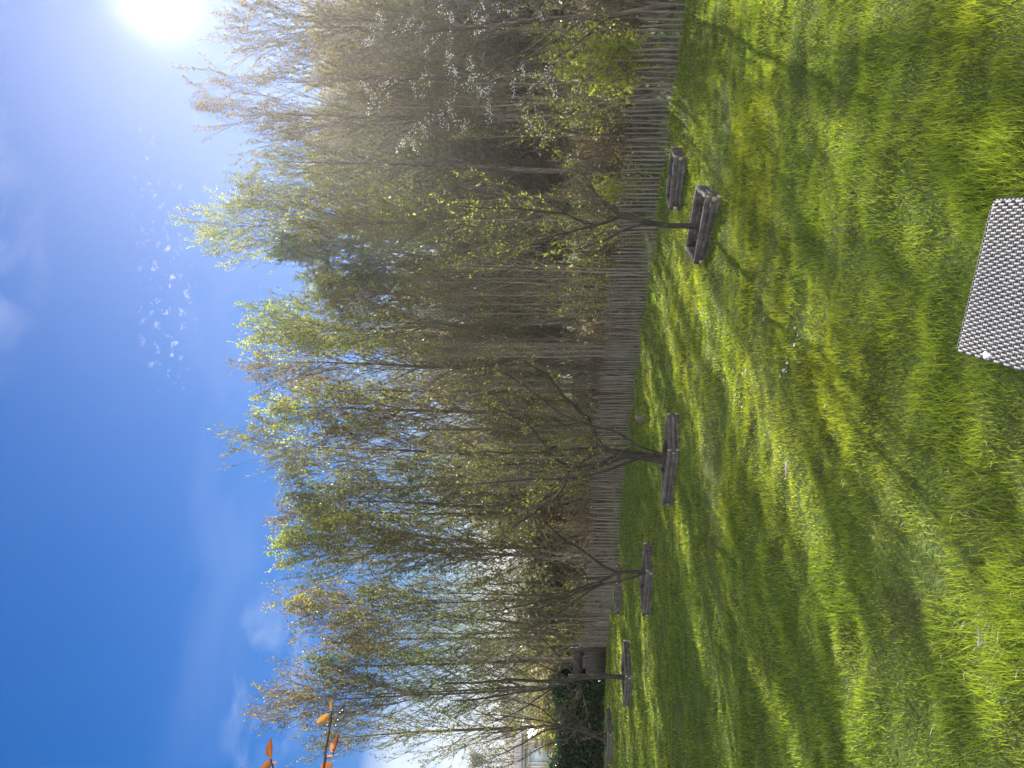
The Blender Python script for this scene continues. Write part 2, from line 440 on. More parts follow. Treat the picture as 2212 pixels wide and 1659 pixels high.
for i, (V, da, db, off, st, p1, p2, sp, npz, lab) in enumerate(ROW):
    off += 13 if db < 540 else (8 if db < 1150 else 4)
    b = base_for(db, off); top = at(V, da, b[1])
    H = (top[2] - b[2]) * .915; lean = (top[0] - b[0]) / (H / .915)
    ms = tree_meshes(H, st, lean, sp * 1.05, int(npz * (1.05 if db < 400 else 1.3)), 9, 4, 9, .072 if db > 400 else .066, p1, p2, t0=.24 if db < 1000 else .16, low=.35 if db < 1000 else .8, dens=1.15 if db < 400 else 1.35, clump=True, clump_t=-.22 if db < 400 else -.7, r0=.012 * H * (.8 if st > 1 else 1), seed=100 + i)
    plant_tree('broadleaf_tree', b, lab, 'tree', G1, ms)

# second rank: copies of three kinds, further behind
kinds = [tree_meshes(6.5, 1, .0, .15, 44, 7, 4, 4, .06, 'olive', 'tan', r0=.06, seed=51),
         tree_meshes(6.5, 2, .02, .14, 40, 7, 4, 4, .06, 'green', 'olive', r0=.055, seed=52),
         tree_meshes(6.0, 1, -.02, .16, 42, 7, 4, 4, .06, 'grey', 'bronze', r0=.055, seed=53)]
k = 0
for dy in np.linspace(1380, 480, 11):
    b = base_for(dy + rng.uniform(-15, 15), rng.uniform(7.0, 13))
    top = at(rng.uniform(620, 760), dy, b[1]); s = (top[2] - b[2]) / 6.4
    kk = k % 3
    plant_tree('slender_tree', b, 'slender tree in the back rank, half hidden behind the front row of trees', 'tree', 'half-hidden trees of the back rank', kinds[kk], rng.uniform(0, 6.28), (s * .95, s * .95, s))
    k += 1

# thin pole saplings of the thicket
def sapling(H, seed, pal, leafy=2, bark=None):
    return tree_meshes(H, 1, 0, .09, 16, 4, 3, leafy, .038, pal, None, r0=.028, t0=.2, th=(.3, .6), seed=seed, bark=M_pole)
saps = [sapling(4.6, 61, 'lime'), sapling(5.2, 62, 'grey'), sapling(4.0, 63, 'lime'), sapling(5.4, 64, 'tan', 1), sapling(4.4, 65, 'green')]
for j in range(40):
    dy = rng.uniform(-120, 1440) if j % 2 else rng.uniform(560, 1440); b = base_for(dy, rng.uniform(.5, 3.2))
    s = rng.uniform(.72, 1.12)
    plant_tree('thin_sapling', b, 'thin pole-like sapling in the crowded thicket behind the paling fence', 'sapling', 'thin saplings of the thicket', saps[j % 5], rng.uniform(0, 6.28), s)

# leafy shrubs just behind the fence
def shrub_meshes(H, seed, pal, stems=9, leaf=.05, nleaf=4, spread=.32, flowers=0):
    r = np.random.default_rng(seed); bt = MB(); bc = MB()
    az = r.uniform(0, 6.28, stems); an = r.uniform(.03, .42, stems)
    D = np.stack([np.cos(az) * np.sin(an), np.sin(az) * np.sin(an), np.cos(an)], -1)
    P = np.c_[r.normal(0, .12, (stems, 2)), np.full(stems, -.05)]
    L = H * r.uniform(.6, 1.05, stems)
    Q = grow(P, D, L, 9, .10, .06, r)
    bt.tubes(Q, np.linspace(.017, .004, 9)[None] * r.uniform(.7, 1.2, (stems, 1)), 5)
    P2, t2, f2, i2 = sample_along(Q, 9, .2, 1, r)
    S = grow(P2, unit(t2 + r.normal(0, .55, t2.shape)), H * r.uniform(.10, .26, len(P2)), 5, .2, .12, r)
    bc.tubes(S, np.linspace(.0045, .0016, 5)[None] * np.ones((len(P2), 1)), 3, 1)
    P3, t3, f3, i3 = sample_along(S, 5, .2, 1, r)
    Tw = grow(P3, unit(t3 + r.normal(0, .6, t3.shape)), r.uniform(.08, .2, len(P3)), 3, .1, .1, r)
    bc.tubes(Tw, np.linspace(.0026, .0012, 3)[None] * np.ones((len(P3), 1)), 3, 1)
    P4, t4, f4, i4 = sample_along(Tw, nleaf, .2, 1, r); n = len(P4)
    limb = i2[i3[i4]]; lt = r.uniform(0, 1, stems)[limb]
    c = lerpcol(*PAL[pal], np.clip(lt + r.normal(0, .2, n), 0, 1))
    ll = leaf * r.uniform(.5, 1.3, n); keep = r.uniform(0, 1, n) < .75
    bc.leaves(P4[keep], unit(t4 * .6 + r.normal(0, .7, (n, 3)))[keep], ll[keep], ll[keep] * .62, 0, c[keep], r)
    return bt.mesh('stems', M_pole, True), bc.mesh('foliage', [M_leaf, M_twig])
def plant_shrub(name, b, label, group, ms, rz, s):
    root = thing(name, b, label, 'shrub', group, rz); root.scale = s if not np.isscalar(s) else (s, s, s)
    put(bpy.data.objects.new('stems', ms[0]), root); put(bpy.data.objects.new('foliage', ms[1]), root); return root
shr = [shrub_meshes(2.3, 71, 'lime', 9, .046), shrub_meshes(2.7, 72, 'lime', 10, .04), shrub_meshes(2.0, 73, 'tan', 10, .05, 3), shrub_meshes(2.5, 74, 'grey', 11, .045, 3)]
spots = list(np.linspace(1370, -140, 20))
for j, dy in enumerate(spots):
    b = base_for(dy + rng.uniform(-14, 14), rng.uniform(.45, 2.2)); s = rng.uniform(.7, 1.05)
    kk = [0, 1, 3, 2, 1][j % 5]
    plant_shrub('thicket_shrub', b, 'twiggy young-leaved shrub growing close behind the paling fence', 'shrubs along the back of the fence', shr[kk], rng.uniform(0, 6.28), s)
# the bright one with dense yellow-green leaves spilling to the fence near the sun side
for dy, off, s, lab in ((130, .55, .95, 'bright yellow-green bush pressing against the near end of the fence'),
                   (405, .8, .6, 'low pale cream-leaved bush behind the fence above the near planter')):
    ms = shrub_meshes(1.75, 80 + int(dy), 'lime', 14, .065, 6)
    plant_shrub('leafy_bush', base_for(dy, off), lab, None, ms, 1.0, s)

# dense brown undergrowth filling the wood behind (nobody could count it)
def undergrowth():
    r = np.random.default_rng(91); mb = MB()
    n = 1500
    dy = r.uniform(-240, 1360, n); off = r.uniform(2.0, 11, n)
    B = np.array([base_for(a, o) for a, o in zip(dy, off)])
    an = np.abs(r.normal(0, .16, n)); az = r.uniform(0, 6.28, n)
    D = np.stack([np.cos(az) * np.sin(an), np.sin(az) * np.sin(an), np.cos(an)], -1)
    L = r.uniform(.5, 1.5, n)
    Q = grow(B, D, L, 5, .1, .06, r)
    mb.tubes(Q, (r.uniform(.006, .022, n))[:, None] * np.linspace(1, .3, 5)[None], 4, 1)
    P2, t2, f2, i2 = sample_along(Q, 6, .1, 1, r)
    S = grow(P2, unit(t2 + r.normal(0, .6, t2.shape)), r.uniform(.25, .8, len(P2)), 4, .1, .12, r)
    mb.tubes(S, np.linspace(.005, .002, 4)[None] * np.ones((len(P2), 1)), 3, 1)
    P4, t4, f4, i4 = sample_along(S, 3, .2, 1, r); m = len(P4)
    z = (P4[:, 2] - base_ground(P4[:, 0], P4[:, 1]))
    t = r.uniform(0, 1, m)
    c = lerpcol((.10, .088, .055), (.14, .14, .06), t)
    red = (r.uniform(0, 1, m) < np.where(z < 1.3, .5, .12)); c[red] = lerpcol((.07, .045, .03), (.115, .07, .045), t)[red]
    ll = .06 * r.uniform(.6, 1.5, m)
    mb.leaves(P4, unit(r.normal(0, 1, (m, 3))), ll, ll * .6, 0, c, r)
    tag(mb.build('undergrowth', [M_leaf, M_twig]), 'dense brown brushwood and dead leaves massed between the trunks behind the fence', 'undergrowth', kind='stuff')
undergrowth()

# flowering plum leaning in from the near end of the row
def blossom_tree():
    r = np.random.default_rng(95)
    b = base_for(10, 1.0); d = b[1]
    root = thing('blossom_tree', b, 'tree with white blossom on drooping branches near the right end of the fence', 'tree')
    bt = MB(); bc = MB()
    limbs = []
    base = b
    paths = [[(1470, 10), (1350, 25), (1200, 40), (1050, 55), (920, 70), (800, 80)],
             [(1300, 30), (1180, 100), (1090, 170), (1030, 230), (1000, 290)],
             [(1240, 38), (1100, 130), (1000, 190), (930, 240), (880, 300)],
             [(1180, 42), (1060, 80), (960, 130), (880, 165), (800, 200)],
             [(1120, 48), (1000, 60), (900, 30), (800, 10)],
             [(1330, 28), (1250, 90), (1190, 150), (1140, 210), (1110, 260)],
             [(1090, 50), (1010, 110), (980, 180), (960, 250)]]
    for i, p in enumerate(paths):
        dd = d; pts = []
        for k, (V, dy) in enumerate(p):
            q = at(V, dy, d - (0 if i == 0 else .10 * k) + r.normal(0, .05)); pts.append(q)
        pts = np.array(pts); pts[0, 2] -= .1 if i == 0 else 0
        f = np.linspace(0, len(pts) - 1, 12)
        Q = np.stack([np.interp(f, np.arange(len(pts)), pts[:, c]) for c in range(3)], -1)
        Q[1:-1] += r.normal(0, .02, (10, 3))
        bt.tubes(Q - b, np.linspace(.05 if i == 0 else .016, .006, 12), 6); limbs.append(Q - b)
    Q = np.array(limbs)
    P2, t2, f2, i2 = sample_along(Q, 26, .3, 1, r)
    S = grow(P2, unit(t2 + r.normal(0, .6, t2.shape) + np.array([-.2, 0, -.2])), r.uniform(.25, .7, len(P2)), 5, -.25, .12, r)
    bc.tubes(S, np.linspace(.005, .002, 5)[None] * np.ones((len(P2), 1)), 3, 1)
    bf = MB()
    P4, t4, f4, i4 = sample_along(S, 9, .25, 1, r)
    clus = r.uniform(0, 1, len(S))[i4]
    P4 = P4[clus > .66]
    n = len(P4)
    for _ in range(4):                                        # petals of each flower
        ll = r.uniform(.013, .027, n)
        bf.leaves(P4 + r.normal(0, .03, (n, 3)), unit(r.normal(0, 1, (n, 3))), ll, ll * .9, 0, np.tile((.70, .69, .68), (n, 1)), r)
    P5, t5, f5, i5 = sample_along(S, 7, .2, 1, r); n = len(P5); ll = r.uniform(.02, .045, n)
    bc.leaves(P5, unit(r.normal(0, 1, (n, 3))), ll, ll * .5, 0, lerpcol(*PAL['olive'], r.uniform(0, 1, n)), r)
    put(bpy.data.objects.new('trunk', bt.mesh('trunk', M_bark, True)), root)
    put(bpy.data.objects.new('crown', bc.mesh('crown', [M_leaf, M_twig])), root)
    put(bpy.data.objects.new('blossom', bf.mesh('blossom', M_petal)), root)
blossom_tree()

# ------------------------------------------------------------------ log planters
def log_mesh(a, b, rad, seed):
    """half-round rail: flattish section, slightly waney along its length"""
    r = np.random.default_rng(seed); N = 9; mb = MB()
    t = unit(b - a); up = np.array([0, 0, 1.]); sd = np.cross(t, up)
    sec = [(math.copysign(abs(math.cos(q)) ** .42, math.cos(q)) * .74, math.copysign(abs(math.sin(q)) ** .42, math.sin(q))) for q in np.arange(12) * math.pi / 6]
    V = []
    for k in range(N):
        f = k / (N - 1); c = a * (1 - f) + b * f + (up * r.normal(0, .003) + sd * r.normal(0, .003))
        R = rad * (1 + r.normal(0, .025))
        for p, q in sec: V.append(c + sd * p * R + up * q * R)
    n = N * 12
    mb.add(np.array(V), [(k * 12 + i, k * 12 + (i + 1) % 12, k * 12 + 12 + (i + 1) % 12, k * 12 + 12 + i) for k in range(N - 1) for i in range(12)])
    mb.F.append(np.array([list(range(11, -1, -1))])); mb.M.append(np.array([1]))
    mb.F.append(np.array([list(range(n - 12, n))])); mb.M.append(np.array([1]))
    return mb
LOGR = .030
def planter(name, near, left, right, label, h=.185, seed=0):
    n = on_plane(*near, h - .02); l = on_plane(*left, h - .02); r_ = on_plane(*right, h - .02)
    e1 = (l - n)[:2]; e2 = (r_ - n)[:2]
    back = np.array([*(n[:2] + e1 + e2), n[2] + (l - n)[2] + (r_ - n)[2]])
    C = [n, l, back, r_]
    ctr = sum(C) / 4; g0 = float(ground(ctr[0], ctr[1]))
    root = thing(name, (ctr[0], ctr[1], g0), label, 'planter', 'square log-edged tree planters on the lawn')
    o0 = np.array(root.location)
    e = [unit(C[(i + 1) % 4] - C[i]) for i in range(4)]
    rr = np.random.default_rng(200 + seed)
    for i in range(4):
        a, b = C[i], C[(i + 1) % 4]
        for k in range(3):
            z = -LOGR - k * (2 * LOGR - .004)
            # alternate courses run through at the corners, the others butt up
            ext = .026 if (i + k) % 2 == 0 else -.030
            p = a - e[i] * ext + np.array([0, 0, z + rr.normal(0, .004)]); q = b + e[i] * ext + np.array([0, 0, z + rr.normal(0, .004)])
            log_mesh(p - o0, q - o0, LOGR * rr.uniform(.95, 1.04), seed * 40 + i * 5 + k).build('log', [M_log, M_logend], root, True)
    # soil inside
    mb = MB(); K = 16
    uu, vv = np.meshgrid(np.linspace(.03, .97, K), np.linspace(.03, .97, K))
    P = C[0][None, None] + uu[..., None] * (C[1] - C[0]) + vv[..., None] * (C[3] - C[0])
    P[..., 2] += -.12 + rr.normal(0, .012, uu.shape) + .03 * np.exp(-((uu - .5) ** 2 + (vv - .5) ** 2) * 12)
    idx = np.arange(K * K).reshape(K, K)
    f = np.stack([idx[:-1, :-1], idx[:-1, 1:], idx[1:, 1:], idx[1:, :-1]], -1).reshape(-1, 4)
    mb.add(P.reshape(-1, 3) - o0, f).build('soil', M_soil, root, True)
    # leaf litter and a few weeds on the soil
    m = 160; u = rr.uniform(.08, .92, m); v = rr.uniform(.08, .92, m)
    L = C[0] + u[:, None] * (C[1] - C[0]) + v[:, None] * (C[3] - C[0]) + np.array([0, 0, -.098])
    ll = rr.uniform(.025, .06, m)
    MB().leaves(L - o0, unit(np.c_[rr.normal(0, 1, (m, 2)), rr.uniform(-.1, .5, m)]), ll, ll * .5, 0, lerpcol((.10, .075, .05), (.30, .24, .17), rr.uniform(0, 1, m)), rr).build('leaf_litter', M_leaf, root)
    return C, ctr
PL = {}
PL['P1'] = planter('log_planter', (1525, 428), (1498, 564), (1503, 405), 'nearest log planter, seen from above with the leaf-strewn soil and a forked tree in it', seed=1)
PL['P2'] = planter('log_planter', (1443, 975), (1429, 1087), (1440, 897), 'log planter in mid lawn holding the many-limbed leaning tree', seed=2)
PL['P3'] = planter('log_planter', (1395, 1236), (1386, 1327), (1390, 1176), 'log planter with a small two-stemmed tree, beside the half-hidden far planter', seed=3)
PL['P4'] = planter('log_planter', (1351, 1463), (1346, 1524), (1346, 1386), 'log planter at the foot of the tall straight tree near the dark hedge', h=.185, seed=4)
PL['P5'] = planter('log_planter', (1311.5, 1587), (1309, 1651), (1309, 1530), 'far log planter with a gnarled stubby tree in front of the dark hedge', h=.185, seed=5)
PL['P0'] = planter('log_planter', (1456, 342), (1445, 448), (1448, 322), 'log planter standing against the fence behind the nearest planter', seed=6)
PL['P6'] = planter('log_planter', (1331, 1262), (1327, 1325), (1330, 1225), 'log planter close to the fence, half hidden behind the small two-stemmed tree', h=.185, seed=7)

# ------------------------------------------------------------------ planter trees, traced limb by limb
def resample(pts, n):
    pts = np.asarray(pts, float); s = np.r_[0, np.cumsum(np.linalg.norm(np.diff(pts, axis=0), axis=1))]
    t = np.linspace(0, s[-1], n); return np.stack([np.interp(t, s, pts[:, k]) for k in range(3)], -1)
def limb_tree(pid, label, limbs, pal, seed, ntw=8, twl=(.25, .7), leaf=.045, nleaf=6, lkeep=.85, bark=None, base_d=None):
    r = np.random.default_rng(seed)
    C, ctr = PL[pid]; d0 = ctr[1]
    bt = MB(); bc = MB(); Qs = []; gz = float(base_ground(ctr[0], ctr[1])) + .02
    ends = {}
    first = None
    for i, (w0, w1, depth_end, pts) in enumerate(limbs):
        n = len(pts); P = []
        for k, (V, dy) in enumerate(pts):
            f = k / (n - 1); d = d0 + (depth_end[0] * (1 - f) + depth_end[1] * f)
            P.append(at(V, dy, d))
        P = np.array(P)
        if i == 0:
            P[0, 2] = gz - .05; first = P[0].copy(); first[2] = gz
        Q = resample(P, 14)
        if i: Q[1:] += np.cumsum(r.normal(0, .008, (13, 3)), 0) * .6
        px = d0 / F / 2
        bt.tubes(Q, np.linspace(w0, w1, 14) * px, 8 if i < 3 else 6); Qs.append(Q)
    root = thing('orchard_tree', first, label, 'tree', 'small trees growing in the log planters')
    Q = np.array(Qs[1:])
    P2, t2, f2, i2 = sample_along(Q, ntw, .25, 1, r)
    L2 = r.uniform(*twl, len(P2))
    S = grow(P2, unit(t2 + r.normal(0, .5, t2.shape) + np.array([0, 0, .3])), L2, 6, .25, .10, r)
    bc.tubes(S, np.linspace(.006, .002, 6)[None] * np.ones((len(P2), 1)), 4, 1)
    P3, t3, f3, i3 = sample_along(S, 5, .2, 1, r)
    Tw = grow(P3, unit(t3 + r.normal(0, .6, t3.shape)), r.uniform(.08, .28, len(P3)), 4, .2, .1, r)
    bc.tubes(Tw, np.linspace(.0032, .0014, 4)[None] * np.ones((len(P3), 1)), 3, 1)
    P4, t4, f4, i4 = sample_along(Tw, nleaf, .2, 1, r); m = len(P4)
    keep = r.uniform(0, 1, m) < lkeep * r.uniform(.5, 1.3, len(S))[i3[i4]]
    ll = leaf * r.uniform(.5, 1.3, m)
    c = lerpcol(*PAL[pal], r.uniform(0, 1, m))
    if keep.any(): bc.leaves(P4[keep], unit(t4 + r.normal(0, .7, (m, 3)))[keep], ll[keep], ll[keep] * .6, 0, c[keep], r)
    for mb in (bt, bc):
        mb.V = [v - first for v in mb.V]
    put(bpy.data.objects.new('trunk', bt.mesh('trunk', bark or M_bark_grey, True)), root)
    put(bpy.data.objects.new('crown', bc.mesh('crown', [M_leaf, M_twig])), root)

def z3(*p): return [(1207 + x * .2645, 274.3 + y * .2645) for x, y in p]
def z2(*p): return [(1097.2 + x * .2645, 822.9 + y * .2645) for x, y in p]
def z1(*p): return [(1097.2 + x * .2724, 1206.9 + y * .2724) for x, y in p]
limb_tree('P1', 'forked tree in the nearest planter with a pruned stub and one long thin upright shoot', [
    (13, 10, (0, 0), z3((1150, 818), (1000, 806), (880, 805), (800, 795), (750, 780), (620, 750), (490, 730))),
    (8, 6, (0, .2), z3((500, 735), (440, 660), (330, 580), (230, 450))),
    (8, 3, (0, -.2), z3((490, 730), (400, 772), (300, 800), (200, 830), (80, 870), (-60, 900), (-250, 960))),
    (6, 2, (-.05, -.3), z3((300, 800), (150, 760), (60, 710), (-200, 690), (-500, 670), (-850, 650))),
    (6, 2.5, (0, .3), z3((810, 795), (700, 802), (600, 822), (520, 860), (450, 900), (300, 960), (150, 1010))),
    (3.5, 1.5, (.1, .5), z3((230, 800), (-60, 620), (-300, 520), (-520, 440), (-700, 330))),
    (3, 1.3, (.1, .6), z3((80, 870), (-200, 1000), (-420, 1060), (-700, 1090))),
    (3, 1.3, (.2, .3), z3((-60, 705), (-300, 760), (-520, 800), (-800, 780)))], 'lime', 301, ntw=9, leaf=.032, nleaf=6)
limb_tree('P2', 'leaning grey tree with many spreading limbs in the mid-lawn planter', [
    (24, 17, (0, 0), z2((1310, 640), (1230, 636), (1130, 615), (1000, 602), (930, 600))),
    (13, 3.5, (0, -.3), z2((945, 595), (860, 576), (780, 558), (740, 500), (690, 400), (660, 330), (560, 230), (440, 130), (380, 30), (250, -80), (120, -160))),
    (16, 11, (0, .2), z2((950, 605), (850, 640), (700, 690), (560, 700), (490, 702))),
    (6, 2, (-.2, -.5), z2((1270, 600), (1180, 572), (1040, 520), (910, 415), (800, 395), (720, 370), (610, 340), (470, 290), (350, 200), (250, 120), (120, 20), (-60, -90))),
    (6, 2.5, (-.1, -.6), z2((1180, 600), (1050, 630), (950, 680), (800, 740), (620, 790), (500, 800), (250, 800), (0, 815), (-250, 830))),
    (6, 2.5, (-.1, .0), z2((1040, 522), (1000, 560), (920, 575), (860, 580))),
    (7, 2, (0, .4), z2((780, 565), (700, 600), (620, 650), (530, 700), (480, 750), (340, 900), (260, 1020), (190, 1090), (60, 1180))),
    (6, 2, (.2, .5), z2((500, 702), (470, 830), (400, 930), (300, 1000), (200, 1080), (20, 1200))),
    (7, 2, (.2, .2), z2((500, 700), (400, 650), (300, 510), (210, 380), (160, 340), (0, 260), (-150, 200))),
    (6, 2, (.2, .7), z2((520, 690), (430, 660), (330, 670), (150, 672), (-100, 690), (-300, 720))),
    (6, 2, (0, -.2), z2((760, 540), (660, 555), (560, 550), (400, 570), (200, 578), (0, 590), (-220, 560))),
    (5, 2, (.2, .3), z2((440, 700), (200, 740), (20, 650), (-140, 620), (-330, 500))),
    (4, 1.5, (0, -.1), z2((650, 330), (480, 360), (350, 300), (180, 250), (-80, 180)))], 'lime', 302, ntw=10, leaf=.034, nleaf=5)
limb_tree('P3', 'small two-stemmed tree with one limb bent sharply to the side', [
    (9, 7, (0, 0), z1((1090, 108), (1020, 104), (960, 102), (860, 112))),
    (6, 2.5, (0, -.3), [*z1((865, 112), (760, 60), (690, 5)), *z2((600, 1370), (530, 1322), (480, 1300), (360, 1200), (250, 1120), (120, 1060))]),
    (7, 2.5, (0, .2), z1((860, 112), (800, 142), (700, 190), (560, 240), (380, 300), (150, 360), (-80, 400))),
    (6, 2.2, (0, .3), z1((1070, 120), (1020, 135), (960, 152), (880, 170), (740, 200), (560, 260), (350, 350), (100, 440))),
    (4, 1.5, (0, .1), z1((790, 145), (600, 160), (400, 190), (150, 200), (-150, 210))),
    (4, 1.5, (.1, -.2), z1((740, 200), (600, 290), (450, 400), (250, 520), (50, 600))),
    (3.5, 1.4, (.1, .5), z1((700, 190), (500, 250), (300, 280), (50, 290)))], 'green', 303, ntw=10, leaf=.045)
limb_tree('P4', 'tall straight grey tree rising from the planter in front of the hedge end', [
    (12, 9, (0, 0), z1((950, 942), (800, 932), (600, 942), (440, 968))),
    (8, 3.5, (0, 0), z1((450, 966), (250, 970), (0, 958), (-250, 985), (-500, 985))),
    (6, 2.5, (0, .3), z1((480, 985), (300, 1040), (100, 1060), (-200, 1110), (-450, 1130))),
    (4, 1.5, (0, -.3), z1((430, 985), (300, 1060), (150, 1160), (20, 1230), (-120, 1290))),
    (4, 1.5, (0, .3), z1((540, 935), (470, 850), (380, 740), (280, 640), (150, 560))),
    (3, 1.2, (0, .0), z1((480, 940), (380, 900), (250, 840), (80, 800))),
    (2.5, 1.2, (0, -.2), z1((590, 950), (570, 1000), (580, 1060)))], 'green', 304, ntw=12, twl=(.4, 1.1), leaf=.05, lkeep=.5)
limb_tree('P5', 'gnarled bare tree with leaning forked trunk and pale snags before the dark hedge', [
    (10, 9, (0, 0), z1((795, 1450), (740, 1425), (680, 1400), (620, 1370))),
    (9, 6, (0, 0), z1((640, 1378), (540, 1348), (480, 1338), (430, 1330))),
    (5, 3.5, (0, -.1), z1((790, 1388), (700, 1390), (640, 1374))),
    (4, 1.5, (0, -.2), z1((630, 1345), (610, 1300), (560, 1270), (470, 1200))),
    (4, 1.5, (0, .3), z1((430, 1330), (250, 1280), (100, 1262), (-60, 1240), (-250, 1230))),
    (4.5, 1.5, (0, -.3), z1((450, 1335), (280, 1362), (150, 1440), (0, 1520), (-150, 1580))),
    (4, 1.5, (0, .0), z1((440, 1330), (280, 1320), (120, 1350), (-50, 1370), (-250, 1390))),
    (4, 1.5, (0, .5), z1((420, 1330), (330, 1250), (260, 1180), (130, 1130), (0, 1100))),
    (3.5, 1.3, (0, -.2), z1((540, 1350), (500, 1420), (380, 1450), (240, 1510), (80, 1610)))], 'grey', 305, ntw=14, twl=(.4, 1.2), leaf=.035, lkeep=.25, nleaf=2)

# ------------------------------------------------------------------ far left: gate, hedge, garden buildings
def gate():
    a = on_plane(1312, 1400); b = on_plane(1309.5, 1462)
    L = np.linalg.norm((b - a)[:2]); t = (b - a)[:2] / L; ang = math.atan2(t[1], t[0])
    root = thing('garden_gate', (a[0], a[1], float(base_ground(a[0], a[1]))), 'dark boarded garden gate with a see-through slot between the pale fence and the hedge', 'gate', rz=ang)
    for x in (.03, L - .03):
        MB().box((x, 0, .55), (.09, .09, 1.3)).build('gate_post', M_gate, root)
    mb = MB(); x = .10
    while x < L - .14:
        w = rng.uniform(.085, .1)
        mb.box((x + w / 2, .0, .345), (w - .008, .022, .63)); x += w
    mb.build('lower_boards', M_gate, root)
    mb = MB(); x = .10
    while x < L - .14:
        mb.box((x + .045, .0, .92), (.082, .022, .28)); x += .095
    mb.build('upper_boards', M_gate, root)
    for z in (.12, .62, .80, 1.02):
        MB().box((L / 2, -.024, z), (L - .18, .024, .06)).build('rail', M_gate, root)
    return b
gb = gate()

def hedge():
    r = np.random.default_rng(411)
    a = on_plane(1309, 1470); b = on_plane(1302, 1790); a[2] = 0; b[2] = 0
    t = unit(b - a); n = np.array([t[1], -t[0], 0]);  n = n if n[1] > 0 else -n
    L = np.linalg.norm(b - a); ctr = (a + b) / 2
    root = thing('laurel_hedge', (ctr[0], ctr[1], float(base_ground(ctr[0], ctr[1]))), 'dense dark glossy evergreen hedge at the far left end of the lawn', 'hedge')
    o0 = np.array(root.location)
    def hh(s): return 1.52 + .10 * np.sin(s * 1.9 + 1) + .07 * np.sin(s * 4.3) + .05 * np.sin(s * 9)
    # twiggy inner mass: bumpy dark core
    mb = MB(); K, J = 60, 12; V = []
    for i in range(K):
        s = L * i / (K - 1); h = hh(s) - .16
        for j in range(J):
            f = j / (J - 1) * math.pi; px = (.45 - .45 * math.cos(f)) + .12; pz = min(1, math.sin(f) * 1.7) * h
            q = a + t * s + n * (px + r.normal(0, .03)); g = float(base_ground(q[0], q[1]))
            V.append((q[0], q[1], g + pz + r.normal(0, .03) - .02))
    idx = np.arange(K * J).reshape(K, J)
    f = np.stack([idx[:-1, :-1], idx[:-1, 1:], idx[1:, 1:], idx[1:, :-1]], -1).reshape(-1, 4)
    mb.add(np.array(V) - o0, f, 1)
    m = 16000
    s = r.uniform(0, L, m); top = r.uniform(0, 1, m) < .35; h = hh(s)
    pz = np.where(top, h * r.uniform(.86, 1.06, m), h * r.uniform(.0, 1.0, m)); pn = np.where(top, r.uniform(0, 1.0, m), np.abs(r.normal(0, .07, m)) - .02)
    q = a + t * s[:, None] + n * pn[:, None]; q[:, 2] = base_ground(q[:, 0], q[:, 1]) + pz
    ll = r.uniform(.05, .11, m)
    mb.leaves(q - o0, unit(r.normal(0, 1, (m, 3)) + np.array([0, -.4, .3])), ll, ll * .45, 0, lerpcol((.014, .03, .012), (.04, .075, .022), r.uniform(0, 1, m)), r)
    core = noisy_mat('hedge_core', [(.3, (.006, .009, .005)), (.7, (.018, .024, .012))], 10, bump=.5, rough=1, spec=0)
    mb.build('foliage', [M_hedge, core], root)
hedge()

def summerhouse():
    c = at(1170, 1690, 42); g = float(base_ground(c[0], c[1]))
    root = thing('white_house', (c[0], c[1], g), 'white garden house with large pale panes, peeping over the hedge at the left edge', 'building', rz=.06)
    top = at(1126, 1690, 42)[2] - g; W = 4.0; D = 3.0
    mb = MB(); mb.box((0, D / 2 + .06, top / 2 - .1), (W, D, top - .25)); mb.build('wall', M_white, root)
    MB().box((0, D / 2, top - .10), (W + .5, D + .5, .14)).build('fascia', M_white, root)
    rf = MB(); y0, y1, x0, x1 = -.35, D + .35, -W / 2 - .35, W / 2 + .35
    v = [(x0, y0, top - .02), (x1, y0, top - .02), (x1, y1, top - .02), (x0, y1, top - .02), (x0 + .9, D / 2, top + .38), (x1 - .9, D / 2, top + .38)]
    rf.add(v, [(0, 1, 5, 4), (2, 3, 4, 5)]).add(v, [(1, 2, 5), (3, 0, 4)]); rf.build('roof', M_slate, root)
    for x in np.linspace(-W / 2 + .55, W / 2 - .55, 4):
        w = bpy.data.objects.new('window', MB().box((0, 0, .62), (.84, .09, .06)).box((0, 0, -.62), (.84, .09, .06)).box((-.39, 0, 0), (.06, .09, 1.18)).box((.39, 0, 0), (.06, .09, 1.18)).mesh('window', M_white))
        put(w, root); w.location = (x, -.0, top - 1.05)
        MB().box((0, .02, 0), (.72, .02, 1.18)).build('pane', M_glass, w)
summerhouse()

